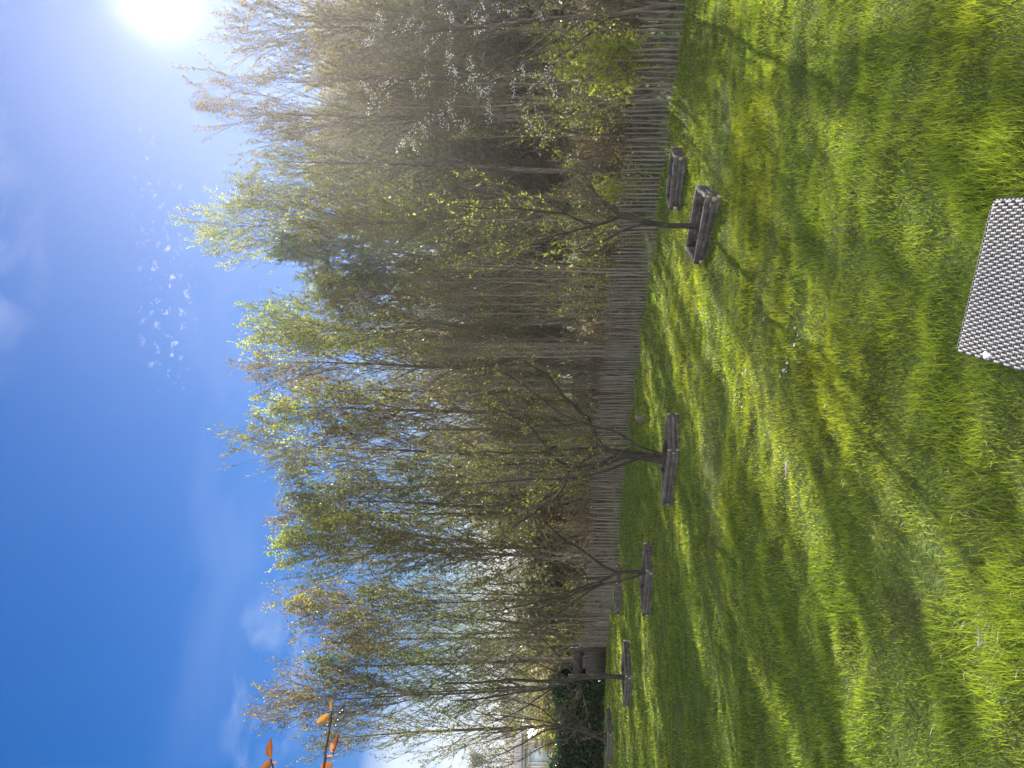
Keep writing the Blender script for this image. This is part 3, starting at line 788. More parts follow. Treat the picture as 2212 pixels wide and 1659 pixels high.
def shed():
    c = at(1250, 1365, 33); g = float(base_ground(c[0], c[1])); top = at(1241, 1365, 33)[2] - g
    root = thing('grey_shed', (c[0], c[1], g), 'low grey shed with a pale roof edge seen above the fence beside the gate', 'shed', rz=-.2)
    MB().box((0, .9, (top - .2) / 2), (1.5, 1.8, top - .2)).build('wall', M_grey, root)
    y0, y1 = -.12, 1.92
    v = [(-.85, y0, top - .28), (.85, y0, top - .06), (.85, y1, top - .06), (-.85, y1, top - .28)]
    v = v + [(x, y, z + .05) for x, y, z in v]
    MB().add(v, [(0, 3, 2, 1), (4, 5, 6, 7), (0, 1, 5, 4), (1, 2, 6, 5), (2, 3, 7, 6), (3, 0, 4, 7)]).build('roof', M_slate, root)
    MB().add([(-.85, y0 - .02, top - .31), (.85, y0 - .02, top - .09), (.85, y0 - .02, top + .0), (-.85, y0 - .02, top - .22)] + [(-.85, y0 - .003, top - .31), (.85, y0 - .003, top - .09), (.85, y0 - .003, top + .0), (-.85, y0 - .003, top - .22)],
             [(0, 1, 2, 3), (7, 6, 5, 4), (0, 4, 5, 1), (1, 5, 6, 2), (2, 6, 7, 3), (3, 7, 4, 0)]).build('roof_edge', M_white, root)
    MB().box((.1, -.012, (top - .5) / 2), (.6, .025, top - .5)).build('door', M_gate, root)
shed()

# distant bushes and trees beyond the garden
far_kinds = [shrub_meshes(2.6, 81, 'tan', 22, .10, 5), shrub_meshes(2.6, 82, 'grey', 22, .10, 4), shrub_meshes(2.4, 83, 'olive', 22, .11, 5)]
FARS = [(1152, 1600, 34, 0), (1140, 1540, 38, 1), (1160, 1490, 36, 1), (1150, 1440, 40, 0), (1135, 1400, 46, 1), (1150, 1360, 48, 2), (1150, 1320, 46, 0), (1160, 1570, 31, 2), (1120, 1660, 60, 1), (1140, 1510, 52, 0), (1125, 1450, 60, 2), (1120, 1380, 66, 0), (1110, 1590, 66, 1), (1115, 1340, 70, 1)]
for k_ in range(18): FARS.append((rng.uniform(1120, 1190), 1400 - k_ * 22, rng.uniform(29, 36), (0, 2, 1)[k_ % 3]))
for i, (V, dy, d, kk) in enumerate(FARS):
    c = at(V, dy, d); g = float(base_ground(c[0], c[1])); s = max(.5, (c[2] - g) / 2.5)
    plant_shrub('distant_bush', (c[0], c[1], g), 'brownish twiggy bush beyond the hedge and gate', 'distant bushes beyond the hedge', far_kinds[kk], rng.uniform(0, 6), (s * 1.2, s * 1.2, s))
fk = [tree_meshes(8, 2, 0, .17, 60, 9, 4, 5, .095, 'wood', None, r0=.11, low=1, t0=.05, seed=86), tree_meshes(8, 2, 0, .17, 60, 9, 4, 5, .095, 'moss', None, r0=.11, low=1, t0=.05, seed=87), tree_meshes(7.5, 1, 0, .2, 50, 8, 4, 4, .13, 'grey', None, r0=.1, low=1, t0=.06, seed=88), tree_meshes(8, 2, 0, .17, 60, 9, 4, 4, .095, 'moss', 'tan', r0=.11, low=1, t0=.05, seed=89)]
for i in range(96):
    d = rng.uniform(34, 66); dy = 1150 - i * 15.5 + rng.uniform(-15, 15); u = (829.5 - dy) / F
    z = float(base_ground(u * d, d)); s = (at(rng.uniform(830, 1080) + max(0, dy - 850) * .35, dy, d)[2] - z) / 8.6
    plant_tree('far_tree', (u * d, d, z), 'dull brown-green tree of the wood well beyond the fence, glimpsed between the near trunks', 'tree', 'far-off trees of the wood beyond the fence', fk[(0, 1, 3)[i % 3]], rng.uniform(0, 6), (s * 1.1, s * 1.1, s))
for i in range(20):
    d = rng.uniform(42, 56); dy = -70 + i * 29 + rng.uniform(-12, 12); u = (829.5 - dy) / F
    z = float(base_ground(u * d, d)); s = (at(rng.uniform(640, 800), dy, d)[2] - z) / 8.6
    plant_tree('tall_far_tree', (u * d, d, z), 'tall pale far-off tree filling the gaps between the bronze-topped trees under the sun', 'tree', 'tall far-off trees under the sun', fk[(3, 2, 1)[i % 3]], rng.uniform(0, 6), (s * .8, s * .8, s))
for i in range(16):
    d = rng.uniform(70, 110); dy = 1720 - i * 42 + rng.uniform(-15, 15); u = (829.5 - dy) / F
    z = float(base_ground(u * d, d)); s = (at(rng.uniform(1030, 1110), dy, d)[2] - z) / 7.5
    plant_tree('hazy_tree', (u * d, d, z), 'small hazy bare tree on the skyline beyond the hedge and gate', 'tree', 'skyline trees beyond the hedge and gate', fk[2 if i % 3 else 0], rng.uniform(0, 6), (s * 1.5, s * 1.5, s))

# ------------------------------------------------------------------ woven stool at the bottom corner
def stool():
    D = 1.06
    def tp(V, dy):
        u, v = ray(V, dy); t = -D / v; return np.array([u * t, t, CAM_H - D])
    A = tp(2062, 757); B = tp(2140, 430); Cc = tp(2212, 803); B2 = tp(2212, 427)
    e1 = B - A; W = np.linalg.norm(e1); e1 /= W
    e2 = unit((Cc - A) / np.linalg.norm(Cc - A) + (B2 - B) / np.linalg.norm(B2 - B)); Dp = W * 1.05
    ctr = A + e1 * W / 2 + e2 * Dp / 2; gz = float(ground(ctr[0], ctr[1]))
    root = thing('rattan_stool', (ctr[0], ctr[1], gz), 'grey woven rattan stool with flat top at the bottom edge of the lawn', 'stool')
    o0 = np.array(root.location); up = np.array([0, 0, 1.])
    dn = .05; pitch = .0062; half = .0175
    ns = int(W / pitch)
    # strands run from front to back over and under cross canes, bending down at both ends
    npts = int(Dp / (half / 5)) + 1
    y = np.linspace(0, Dp, npts); mb = MB()
    P = []; 
    for i in range(ns):
        x = (i + .5) * pitch; ph = 0 if i % 2 else math.pi
        z = .0019 * np.clip(np.sin(y / half * math.pi + ph) * 2.6 + 1.3, -1, 1)
        corner = 0
        if x > W - .03: corner = .03 - math.sqrt(max(0, .03 ** 2 - (x - (W - .03)) ** 2))
        yy = corner + y * (1 - corner / Dp)
        p = A + e1 * x + yy[:, None] * e2 + z[:, None] * up
        p[:, 2] -= .018 * np.exp(-yy / .006) * 1.0
        P.append(p + rng.normal(0, .0002, p.shape))
    P = np.array(P)
    wv, tv = pitch * .5, .0014
    prof = [(-1, -.2), (-.6, .8), (.6, .8), (1, -.2)]
    V = np.stack([P + e1 * a * wv + up * b * tv for a, b in prof], 2)
    idx = np.arange(V.shape[0] * V.shape[1] * 4).reshape(V.shape[0], V.shape[1], 4)
    f = np.stack([idx[:, :-1, :-1], idx[:, :-1, 1:], idx[:, 1:, 1:], idx[:, 1:, :-1]], -1).reshape(-1, 4)
    mb.add(V.reshape(-1, 3) - o0, f)
    mb.build('woven_top', M_rattan, root)
    # cross canes under the weave
    mb = MB(); nk = int(Dp / half)
    for k in range(nk):
        s = (k + .5) * half
        p = np.stack([A + e1 * q + e2 * s for q in np.linspace(.004, W - .004 - (.018 if s < .02 else 0), 4)]) - up * .0012
        mb.tubes(p - o0, np.full(4, .0022), 5)
    mb.build('cross_canes', M_rattan_in, root)
    # frame panel below
    def slab(z0, z1, inset, mat, name):
        c = [A + e1 * inset + e2 * inset, A + e1 * (W - inset - .012) + e2 * inset, A + e1 * (W - inset) + e2 * (inset + .012), A + e1 * (W - inset) + e2 * (Dp - inset), A + e1 * inset + e2 * (Dp - inset)]
        v = np.array([q + up * z0 for q in c] + [q + up * z1 for q in c]) - o0
        n = len(c)
        m = MB().add(v, [(i, (i + 1) % n, n + (i + 1) % n, n + i) for i in range(n)])
        m.add(v, [tuple(range(n))[::-1], tuple(range(n, 2 * n))]); m.build(name, mat, root)
    slab(-.0085, -.005, .004, M_rattan_in, 'top_panel')
    # woven apron on four sides
    mb = MB()
    sides = [(A, e1, W, -e2), (A + e1 * W, e2, Dp, e1), (A + e1 * W + e2 * Dp, -e1, W, e2), (A + e2 * Dp, -e2, Dp, -e1)]
    for o_, dr, ln, nm in sides:
        m = int(ln / .007); xs = np.linspace(.004, ln - .004, m * 2)
        for j in range(18):
            z = -.012 - j * .0066
            off = .002 * np.sin(np.arange(len(xs)) * math.pi / 2 + (j % 2) * math.pi)
            p = o_ + xs[:, None] * dr + off[:, None] * nm + up * z - nm * .003
            mb.tubes(p - o0, np.full(len(xs), .0031), 4)
    mb.build('woven_apron', M_rattan, root)
    slab(-.13, -.0095, .010, M_rattan_in, 'frame')
    for (i, j) in ((0, 0), (1, 0), (0, 1), (1, 1)):
        q = A + e1 * (.03 + i * (W - .06)) + e2 * (.03 + j * (Dp - .06))
        g = float(ground(q[0], q[1]))
        mb = MB(); zz = np.arange(g - .02, q[2] - .131, .0066)
        mb.box((*(q[:2] - o0[:2]), (g - .02 + q[2] - .131) / 2 - o0[2]), (.034, .034, q[2] - .131 - g + .02), math.atan2(e1[1], e1[0]))
        mb.build('leg', M_rattan, root)
    return A, B, e1, e2, W, Dp
SA = stool()

def dropping():
    A, B, e1, e2, W, Dp = SA
    u, v = ray(2134, 768); t = -1.06 / v; p = np.array([u * t, t, CAM_H - 1.06 + .0035])
    r = np.random.default_rng(9); K = 16; rings = 4
    V = [(0, 0, .003)]; 
    for j in range(1, rings + 1):
        for i in range(K):
            a = i * 2 * math.pi / K; R = (.011 + .003 * math.sin(3 * a + 1) + .002 * math.sin(5 * a)) * j / rings
            V.append((R * 1.25 * math.cos(a), R * .75 * math.sin(a), .003 * (1 - (j / rings) ** 2) - (.002 if j == rings else 0)))
    f3 = [(0, 1 + i, 1 + (i + 1) % K) for i in range(K)]
    f4 = [(1 + (j - 1) * K + i, 1 + j * K + i, 1 + j * K + (i + 1) % K, 1 + (j - 1) * K + (i + 1) % K) for j in range(1, rings) for i in range(K)]
    o = MB().add(V, f3).build('bird_dropping', M_white)
    bpy.data.meshes.remove(o.data) if False else None
    mb = MB(); mb.add(V, f3); mb.F.append(np.array(f4)); mb.M.append(np.zeros(len(f4), int))
    o.data = mb.mesh('bird_dropping', M_white, True)
    o.location = p; o.rotation_euler = (0, 0, math.atan2(e2[1], e2[0]))
    tag(o, 'small white splat on the left edge of the woven stool top', 'bird dropping')
dropping()

# ------------------------------------------------------------------ overhanging twig with orange leaves, upper left
def berry_shrub():
    d = 2.6
    def q5(x, y, dd=0): return at(493.7 + x * .1488, 1426.4 + y * .1488, d + dd)
    foot = np.array([-2.05, 2.75, float(base_ground(-2.05, 2.75))])
    root = thing('berry_shrub', foot, 'shrub reaching in at the upper left with thin red-brown twigs, orange leaves and dried berries', 'shrub')
    o0 = foot
    def tube(name, pts, r0, r1, mat=M_redtwig, n=14):
        Q = resample(np.array(pts), n); Q[1:-1] += rng.normal(0, .0015, (n - 2, 3))
        return MB().tubes(Q - o0, np.linspace(r0, r1, n), 7).build(name, mat, root, True)
    stemtop = np.array([-1.75, 2.65, 2.75])
    tube('trunk', [foot - (0, 0, .1), foot + (0, 0, .8), (-1.95, 2.7, 1.7), (-1.85, 2.67, 2.2), stemtop], .022, .010, M_bark)
    tube('twig', [stemtop - (.05, 0, .35), (-1.55, 2.62, 2.36), q5(650, 1700), q5(650, 1563), q5(640, 1490), q5(610, 1430)], .0065, .0026)
    tube('twig', [(-1.9, 2.69, 1.95), (-1.6, 2.64, 2.10), q5(1370, 1720), q5(1380, 1563), q5(1410, 1350), q5(1450, 1150), q5(1480, 970), q5(1500, 830), q5(1500, 740)], .0075, .0032)
    tube('twig', [q5(1385, 1470), q5(1410, 1430), q5(1470, 1395), q5(1510, 1380), q5(1525, 1330)], .0034, .0022)
    tube('twig', [stemtop, (-1.6, 2.62, 2.72), q5(170, 1700), q5(190, 1550)], .004, .0018)
    def leaf(b, t, w, fold=.5, col=(.20, .08, .025), side=(0, -1, 0), name='leaf'):
        b = np.array(b); t = np.array(t); ax = t - b; L = np.linalg.norm(ax); ax = ax / L
        s = unit(np.cross(ax, np.array(side, float))); nn = np.cross(s, ax)
        n = 10; mb = MB(); V = []
        for k in range(n + 1):
            f = k / n; ww = w * (math.sin(math.pi * f ** .8) ** .8) * .5 + .0004
            c = b + ax * L * f + nn * (.06 * L * math.sin(f * 3))
            for j in (-1, -.5, 0, .5, 1):
                V.append(c + s * ww * j * math.cos(fold * abs(j)) + nn * ww * abs(j) * math.sin(fold) + nn * .002 * math.sin(f * 17 + j * 3))
        f4 = [(k * 5 + j, k * 5 + j + 1, k * 5 + j + 6, k * 5 + j + 5) for k in range(n) for j in range(4)]
        mb.add(np.array(V) - o0, f4, 0, col).build(name, M_autumn, root, True)
    leaf(q5(610, 1430), q5(615, 1118, .02), .040, 1.0, (.18, .07, .022), (.7, -.7, 0))
    leaf(q5(615, 1470), q5(440, 1600, -.03), .034, .6, (.18, .08, .03))
    leaf(q5(640, 1490), q5(695, 1468, -.02), .012, .5, (.34, .14, .05))
    leaf(q5(1460, 765), q5(1275, 915, .0), .031, .75, (.30, .155, .035))
    leaf(q5(1490, 745), q5(1515, 545, .03), .022, .9, (.28, .18, .07), (1, -.3, 0))
    leaf(q5(1525, 1330), q5(1598, 1065, .03), .026, .8, (.18, .07, .032), (.8, -.6, 0))
    leaf(q5(1522, 1335), q5(1500, 1190, -.02), .018, .4, (.30, .14, .07))
    leaf(q5(1440, 1412), q5(1515, 1375, -.01), .014, .6, (.38, .18, .07))
    leaf(q5(1340, 1590), q5(1510, 1490, .01), .046, .4, (.19, .08, .035))
    for (x, y, bx, by) in ((1620, 772, 1510, 835), (1592, 880, 1505, 840), (1562, 957, 1495, 880), (1440, 955, 1500, 850), (1655, 740, 1515, 830)):
        e = q5(x, y, rng.uniform(-.02, .02)); tube('berry_stalk', [q5(bx, by), (q5(bx, by) + e) / 2 + (0, 0, .003), e], .0009, .0007, n=6)
        bm = MB(); K = 8
        V = [(math.sin(a) * math.cos(p) * .0042, math.sin(a) * math.sin(p) * .0042, math.cos(a) * .0048) for a in np.linspace(.15, 3.0, 6) for p in np.arange(K) * 2 * math.pi / K]
        f4 = [(k * K + j, k * K + (j + 1) % K, (k + 1) * K + (j + 1) % K, (k + 1) * K + j) for k in range(5) for j in range(K)]
        bm.add(np.array(V) + e - o0, f4).build('berry', M_berry, root, True)
berry_shrub()

# ------------------------------------------------------------------ small things on the lawn
def daisies():
    r = np.random.default_rng(77)
    pts = [(1729, 708), (1738, 724), (1742, 733), (1737, 745), (1728, 772), (1731, 784), (1740, 771), (1729, 795), (1722, 803), (1712, 800), (1708, 812), (1713, 815),
           (1700, 773), (1629, 797), (1627, 803), (1633, 800), (1620, 806), (1599, 853), (1604, 856), (1605, 867), (1598, 865), (1612, 879), (1560, 770), (1570, 820), (1640, 660), (1660, 690), (1505, 640), (1560, 520)]
    proto = None
    for V, dy in pts:
        p = on_plane(V, dy); z = float(ground(p[0], p[1])) + .05
        if proto is None:
            mb = MB(); K = 11
            for k in range(K):
                a = k * 2 * math.pi / K; c, s = math.cos(a), math.sin(a)
                v = [(c * .003, s * .003, 0), (c * .008 - s * .003, s * .008 + c * .003, .002), (c * .0125, s * .0125, .001), (c * .008 + s * .003, s * .008 - c * .003, .002)]
                mb.add(v, [(0, 1, 2, 3)], 0, (.82, .82, .82))
            mb.tubes(np.array([(0, 0, -.06), (.003, 0, -.03), (0, 0, 0)]), np.array([.001, .001, .001]), 4, 1, (.08, .14, .03))
            mb.tubes(np.array([(0, 0, -.001), (0, 0, .0025)]), np.array([.0036, .002]), 8, 1, (.5, .36, .03), cap=True)
            o = proto = mb.build('daisy', [M_petal, M_leaf])
        else:
            o = proto.copy(); COL.objects.link(o)
        o.location = (p[0], p[1], z); o.rotation_euler = (r.normal(-.3, .3), r.normal(0, .3), r.uniform(0, 6.28))
        s = r.uniform(.7, 1.2); o.scale = (s, s, s)
        tag(o, 'tiny white daisy in the open middle of the lawn', 'daisy', 'scattered white daisies')
daisies()

def stump():
    p = on_plane(1396, 905); g = float(ground(p[0], p[1]))
    root = thing('cut_stump', (p[0], p[1], g), 'short dark cut stump near the fence behind the mid-lawn planter', 'stump')
    r = np.random.default_rng(6)
    MB().tubes(np.array([(0, 0, -.05), (.0, 0, .02), (.005, 0, .10), (.0, .01, .17)]), np.array([.10, .075, .06, .055]), 9, cap=True).build('stem', M_bark, root, True)
    MB().tubes(np.array([(.0, 0, .10), (.08, -.02, .13), (.14, -.03, .18)]), np.array([.03, .022, .015]), 7, cap=True).build('side_snag', M_bark, root, True)
stump()

def litter():
    for V, dy, s, lab in ((2136, 1378, .026, 'pale curled dead leaf lying in the grass by the left foreground'), (1706, 1015, .05, 'flat pale stone showing through the grass in the left half of the lawn'),):
        p = on_plane(V, dy); g = float(ground(p[0], p[1]))
        r = np.random.default_rng(int(V)); K = 9; J = 5; Vv = []
        stone = 'stone' in lab
        for j in range(J):
            for k in range(K):
                a = k * 2 * math.pi / K
                R = s * (1 + .18 * math.sin(2 * a + 1) + .1 * math.sin(5 * a)) * (math.sin(math.pi * (j + .35) / (J - .3)) if stone else (j + .2) / J)
                z = (s * .35 * math.cos(math.pi * j / (J - 1))) if stone else .012 + .25 * R * math.cos(2 * a)
                Vv.append((R * 1.4 * math.cos(a), R * .8 * math.sin(a), z))
        f4 = [(j * K + k, j * K + (k + 1) % K, (j + 1) * K + (k + 1) % K, (j + 1) * K + k) for j in range(J - 1) for k in range(K)]
        mb = MB().add(Vv, f4)
        mb.F.append(np.array([list(range(K))[::-1]])); mb.M.append(np.array([0]))
        if stone: mb.F.append(np.array([[(J - 1) * K + k for k in range(K)]])); mb.M.append(np.array([0]))
        o = mb.build('stone' if stone else 'dead_leaf', M_stone, smooth=True)
        o.location = (p[0], p[1], g + (.012 if stone else .05)); tag(o, lab, 'stone' if stone else 'leaf')
litter()

def dry_leaves():
    r = np.random.default_rng(17); proto = None
    for k in range(14):
        V = r.uniform(1500, 2180); dy = r.uniform(60, 1630); p = on_plane(V, dy)
        if proto is None:
            mb = MB(); f = np.linspace(0, 1, 7); Vv = []
            for q in f:
                w = .016 * math.sin(math.pi * min(1, q * .97 + .03)) ** .8
                for j in (-1, 0, 1): Vv.append((q * .05 - .025, j * w, .010 * abs(j) + .012 * math.sin(q * 3)))
            mb.add(Vv, [(i * 3 + j, i * 3 + j + 1, i * 3 + j + 4, i * 3 + j + 3) for i in range(6) for j in range(2)], 0, (.20, .165, .10))
            o = proto = mb.build('dry_leaf', M_leaf)
        else:
            o = proto.copy(); COL.objects.link(o)
        s = r.uniform(.35, .65); o.scale = (s, s, s); o.rotation_euler = (r.normal(0, .5), r.normal(0, .5), r.uniform(0, 6.28))
        o.location = (p[0], p[1], float(ground(p[0], p[1])) + .018)
        tag(o, 'small pale dry leaf caught in the lawn grass', 'leaf', 'dry leaves scattered over the lawn')
dry_leaves()

# ------------------------------------------------------------------ grass
def vnoise(x, y, scale, seed):
    r = np.random.default_rng(seed); N = 64; T = r.uniform(0, 1, (N, N))
    x = x / scale; y = y / scale
    i = np.floor(x).astype(int); j = np.floor(y).astype(int); u = x - i; v = y - j
    u = u * u * (3 - 2 * u); v = v * v * (3 - 2 * v)
    g = lambda a, b: T[a % N, b % N]
    return (g(i, j) * (1 - u) + g(i + 1, j) * u) * (1 - v) + (g(i, j + 1) * (1 - u) + g(i + 1, j + 1) * u) * v
def fbm(x, y, scale, seed): return .5 * vnoise(x, y, scale, seed) + .3 * vnoise(x, y, scale / 2.1, seed + 1) + .2 * vnoise(x, y, scale / 4.3, seed + 2)

def grass():
    r = np.random.default_rng(1234)
    X = []; Y = []
    # density falls with distance; only where the lawn can be seen (with a margin to either side)
    for d0, d1, dens in ((1.7, 3.4, 9500), (3.4, 5, 7200), (5, 7.5, 4600), (7.5, 11, 2000), (11, 16, 1150), (16, 27, 620)):
        wl, wr = .62 * d1 + .5, .62 * d1 + .5
        n = int((d1 - d0) * (wl + wr) * dens)
        y = r.uniform(d0, d1, n); x = r.uniform(-wl, wr, n)
        k = (np.abs(x) < .60 * y + .5); X.append(x[k]); Y.append(y[k])
    x = np.concatenate(X); y = np.concatenate(Y)
    # stop just past the fence line, at the hedge, and outside planters
    sx = np.r_[FP[:, 0], gb[0], on_plane(1302, 1790)[0]]; sy = np.r_[FP[:, 1], gb[1], on_plane(1302, 1790)[1]]
    o = np.argsort(sx); lim = np.interp(x, sx[o], sy[o])
    k = y < lim + .12
    for C, ctr in PL.values():
        M = np.array([(C[1] - C[0])[:2], (C[3] - C[0])[:2]]).T; uv = np.linalg.solve(M, np.stack([x, y]) - C[0][:2, None])
        k &= ~((uv[0] > -.03) & (uv[0] < 1.03) & (uv[1] > -.03) & (uv[1] < 1.03))
    # thinner where the turf is worn
    worn = fbm(x, y, .9, 21)
    k &= r.uniform(0, 1, len(x)) < np.clip((worn - .22) * 7, .25, 1)
    x, y, worn = x[k], y[k], worn[k]
    n = len(x)
    z = ground(x, y) - .004
    d = np.hypot(x, y)
    tuft = fbm(x, y, .42, 31); patch = fbm(x, y, 1.6, 41)
    longg = np.clip((3.9 - d) / 1.6, 0, 1)
    h = (.016 + .038 * tuft ** 1.8 * 1.7 + longg * (.015 + .12 * np.clip(tuft - .38, 0, 1) * 2.0)) * r.uniform(.55, 1.3, n)
    h *= 1 + np.clip((d - 9) / 20, 0, .6) * .2
    rare = r.uniform(0, 1, n) < .01; h[rare] *= 1.6
    w = np.clip(.0021 + .0009 * (d - 3), .0022, .016) * r.uniform(.7, 1.3, n)
    # blades lean in tufts
    la = vnoise(x, y, .33, 51) * 12.6 + r.normal(0, 1.5, n); lm = np.clip(r.normal(.5, .28, n), .05, 1.15)
    dx, dy = np.cos(la), np.sin(la)
    fa = r.uniform(0, math.pi, n); wx, wy = np.cos(fa) * w * .5, np.sin(fa) * w * .5
    V = np.empty((n, 5, 3))
    def setp(i, f, bend, s):
        V[:, i, 0] = x + dx * h * bend + wx * s; V[:, i, 1] = y + dy * h * bend + wy * s; V[:, i, 2] = z + h * f
    setp(0, 0, 0, -1); setp(1, 0, 0, 1); setp(2, .55, lm * .32, .85); setp(3, .55, lm * .32, -.85)
    V[:, 4, 0] = x + dx * h * lm; V[:, 4, 1] = y + dy * h * lm; V[:, 4, 2] = z + h * (1 - .28 * lm ** 2)
    base = np.arange(n)[:, None] * 5
    q = base + np.array([0, 1, 2, 3]); t = base + np.array([3, 2, 4])
    # natural colour: fresh green, yellowish moss, straw
    cg = lerpcol((.085, .150, .024), (.145, .215, .034), r.uniform(0, 1, n))
    cy = lerpcol((.125, .185, .020), (.19, .235, .030), r.uniform(0, 1, n))
    cs = lerpcol((.12, .135, .055), (.20, .205, .10), r.uniform(0, 1, n))
    m = np.clip((patch - .40) * 4 + r.normal(0, .25, n), 0, 1) * np.clip(1 - longg * .5, 0, 1)
    c = cg * (1 - m[:, None]) + cy * m[:, None]
    st = r.uniform(0, 1, n) < np.clip(.02 + (.42 - worn) * 1.2, .015, .4); c[st] = cs[st]
    cc = np.repeat(np.c_[c, np.ones(n)], 5, 0)
    mb = MB(); mb.add(V.reshape(-1, 3), q, 0, cc)
    mb.F.append(t); mb.M.append(np.zeros(n, int))
    tag(mb.build('grass', M_grass), 'tufty bright green lawn grass', 'grass', kind='stuff')
    print('BLADES', n)
grass()

# ------------------------------------------------------------------ sky and light
def world():
    w = bpy.data.worlds.new('World'); SC.world = w; w.use_nodes = True
    nt = w.node_tree; nt.nodes.clear(); L = nt.links
    N = lambda t, **k: mk(nt, t, **k)
    def val(x):
        return x
    def math_(op, a, b=None, c=None, clamp=False):
        n = N('ShaderNodeMath', operation=op, use_clamp=clamp)
        for i, v in enumerate((a, b, c)):
            if v is None: continue
            if isinstance(v, (int, float)): n.inputs[i].default_value = v
            else: L.new(v, n.inputs[i])
        return n.outputs[0]
    tc = N('ShaderNodeTexCoord'); D = tc.outputs['Generated']
    sep = N('ShaderNodeSeparateXYZ'); L.new(D, sep.inputs[0])
    X, Y, Z = sep.outputs
    az = math_('ARCTAN2', X, Y); el = math_('ARCSINE', Z)
    sky = N('ShaderNodeTexSky', sky_type='NISHITA', sun_disc=False, sun_elevation=SUN_EL, sun_rotation=SUN_AZ, altitude=0, air_density=1.0, dust_density=.05, ozone_density=3.0)
    hs = N('ShaderNodeHueSaturation'); hs.inputs['Saturation'].default_value = 1.3; hs.inputs['Value'].default_value = 1.0
    tn = N('ShaderNodeVectorMath', operation='MULTIPLY'); tn.inputs[1].default_value = (.80, .82, 1.05); L.new(sky.outputs[0], tn.inputs[0]); L.new(tn.outputs[0], hs.inputs['Color'])
    # sky brightness near the sun and horizon is compressed like a camera tone curve
    lum = N('ShaderNodeVectorMath', operation='DOT_PRODUCT'); L.new(hs.outputs[0], lum.inputs[0]); lum.inputs[1].default_value = (.25, .6, .15)
    inv = math_('DIVIDE', 1.18, math_('ADD', 1.0, math_('DIVIDE', lum.outputs['Value'], 7.0)))
    hc = N('ShaderNodeVectorMath', operation='SCALE'); L.new(hs.outputs[0], hc.inputs[0]); L.new(inv, hc.inputs['Scale'])
    # ellipse masks in azimuth / elevation
    def mask(a0, e0, ra, re, soft=1.0):
        u = math_('DIVIDE', math_('SUBTRACT', az, a0), ra); v = math_('DIVIDE', math_('SUBTRACT', el, e0), re)
        q = math_('ADD', math_('MULTIPLY', u, u), math_('MULTIPLY', v, v))
        return math_('SUBTRACT', 1.0, math_('MULTIPLY', q, soft), clamp=True)
    def noise(sx, sy, scale, detail=6, rough=.55, dist=0.0, off=0.0, rot=0.0):
        cmb = N('ShaderNodeCombineXYZ'); L.new(math_('MULTIPLY', az, sx), cmb.inputs[0]); L.new(math_('MULTIPLY', el, sy), cmb.inputs[1]); cmb.inputs[2].default_value = off
        mp = N('ShaderNodeMapping'); mp.inputs['Rotation'].default_value = (0, 0, rot); L.new(cmb.outputs[0], mp.inputs[0])
        n = N('ShaderNodeTexNoise'); n.inputs['Scale'].default_value = scale; n.inputs['Detail'].default_value = detail; n.inputs['Roughness'].default_value = rough; n.inputs['Distortion'].default_value = dist
        L.new(mp.outputs[0], n.inputs['Vector']); return n.outputs[0]
    def band(v, lo, hi):
        return math_('DIVIDE', math_('SUBTRACT', v, lo), hi - lo, clamp=True)
    wisps = math_('MULTIPLY', math_('MULTIPLY', band(noise(1, 1.7, 11, 6, .5, .8), .42, .95), mask(.20, .63, .24, .10)), .42)
    specks = math_('MULTIPLY', math_('MULTIPLY', band(noise(1, 1.3, 85, 4, .55, .4, 2.0), .59, .88), mask(.225, .42, .12, .036)), .5)
    specks2 = math_('MULTIPLY', math_('MULTIPLY', band(noise(1, 1.3, 90, 4, .55, .3, 5.0), .58, .80), mask(.10, .42, .13, .035)), .6)
    veil = math_('MULTIPLY', math_('MULTIPLY', band(noise(1, 2.5, 5, 6, .5, .5, 8.0), .45, .8), mask(-.10, .33, .55, .10)), .07)
    left = math_('MULTIPLY', math_('MULTIPLY', band(noise(1, 2.2, 10, 6, .55, .6, 11.0), .45, .75), mask(-.36, .29, .13, .06)), .28)
    low = math_('MULTIPLY', math_('MULTIPLY', band(noise(1, 1.5, 5, 6, .5, .3, 14.0), .30, .62), mask(-.50, .08, .22, .10)), .7)
    cl = wisps
    for k in (specks, specks2, veil, left, low): cl = math_('MAXIMUM', cl, k)
    mixc = N('ShaderNodeMix', data_type='RGBA'); L.new(cl, mixc.inputs['Factor']); L.new(hc.outputs[0], mixc.inputs['A']); mixc.inputs['B'].default_value = (13, 13.4, 14.2, 1)
    # unseen bright cloud bank added behind the camera as fill light
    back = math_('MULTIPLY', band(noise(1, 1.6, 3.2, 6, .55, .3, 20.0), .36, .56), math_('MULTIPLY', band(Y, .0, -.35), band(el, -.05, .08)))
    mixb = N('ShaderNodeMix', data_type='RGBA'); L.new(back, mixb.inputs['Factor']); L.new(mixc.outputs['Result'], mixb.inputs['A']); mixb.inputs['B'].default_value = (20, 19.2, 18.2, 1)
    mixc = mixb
    # bright aureole round the sun
    sd = (math.sin(SUN_AZ) * math.cos(SUN_EL), math.cos(SUN_AZ) * math.cos(SUN_EL), math.sin(SUN_EL))
    dt = N('ShaderNodeVectorMath', operation='DOT_PRODUCT'); L.new(D, dt.inputs[0]); dt.inputs[1].default_value = sd
    th = math_('ARCCOSINE', math_('MINIMUM', dt.outputs['Value'], 1.0))
    g1 = math_('MULTIPLY', math_('EXPONENT', math_('MULTIPLY', math_('MULTIPLY', th, th), -1 / .035 ** 2)), 8)
    g2 = math_('MULTIPLY', math_('EXPONENT', math_('MULTIPLY', th, -1 / .07)), 1.5)
    gl = math_('ADD', g1, g2)
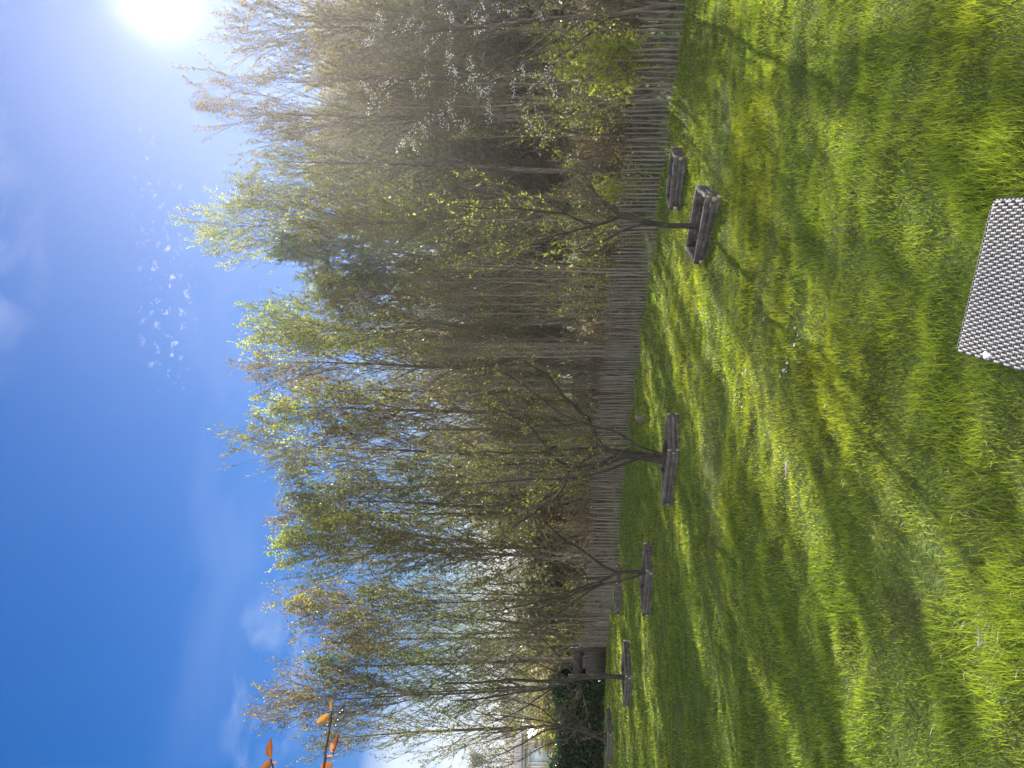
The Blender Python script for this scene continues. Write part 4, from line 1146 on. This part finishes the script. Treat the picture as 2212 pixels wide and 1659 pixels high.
    gc = N('ShaderNodeVectorMath', operation='SCALE'); gc.inputs[0].default_value = (1, .98, .95); L.new(gl, gc.inputs['Scale'])
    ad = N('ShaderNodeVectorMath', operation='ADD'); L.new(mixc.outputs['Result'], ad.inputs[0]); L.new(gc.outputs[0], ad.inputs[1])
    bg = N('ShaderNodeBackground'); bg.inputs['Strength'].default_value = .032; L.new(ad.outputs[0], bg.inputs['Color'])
    o = N('ShaderNodeOutputWorld'); L.new(bg.outputs[0], o.inputs[0])
world()
def flare_haze():  # added scattering volume, stands in for the veil of lens flare
    m, nt, N = new_mat('flare_veil')
    v = N('ShaderNodeVolumePrincipled'); v.inputs['Color'].default_value = (.97, .98, 1, 1); v.inputs['Density'].default_value = .0005; v.inputs['Anisotropy'].default_value = .68
    o = N('ShaderNodeOutputMaterial'); nt.links.new(v.outputs[0], o.inputs['Volume'])
    x0, x1, y0, y1, z0, z1 = -720, 720, -70, 920, -9, 18.5
    MBX = MB().box(((x0 + x1) / 2, (y0 + y1) / 2, (z0 + z1) / 2), (x1 - x0, y1 - y0, z1 - z0))
    tag(MBX.build('flare_haze', m), 'added thin veil of bright air standing in for lens flare', 'flare_haze', kind='stuff')
flare_haze()
sun = bpy.data.lights.new('sun', 'SUN'); sun.energy = 5.0; sun.angle = math.radians(.5); sun.color = (1, .95, .86)
so = bpy.data.objects.new('sun', sun); put(so)
sdir = Vector((math.sin(SUN_AZ) * math.cos(SUN_EL), math.cos(SUN_AZ) * math.cos(SUN_EL), math.sin(SUN_EL)))
so.rotation_euler = sdir.to_track_quat('Z', 'Y').to_euler(); so.location = sdir * 60

# ------------------------------------------------------------------ camera: phone held sideways, so the picture lies on its side
cd = bpy.data.cameras.new('camera'); cd.sensor_width = 36; cd.lens = 27; cd.clip_start = .05; cd.clip_end = 3000
cam = bpy.data.objects.new('camera', cd); put(cam)
cam.matrix_world = Matrix(((0, 1, 0, 0), (0, 0, -1, 0), (-1, 0, 0, CAM_H), (0, 0, 0, 1)))
SC.camera = cam
SC.view_settings.view_transform = 'Standard'; SC.view_settings.look = 'None'
SC.view_settings.exposure = 2.0; SC.view_settings.gamma = 1
SC.cycles.max_bounces = 6; SC.cycles.diffuse_bounces = 3; SC.cycles.transmission_bounces = 4; SC.cycles.glossy_bounces = 2
SC.cycles.use_denoising = True
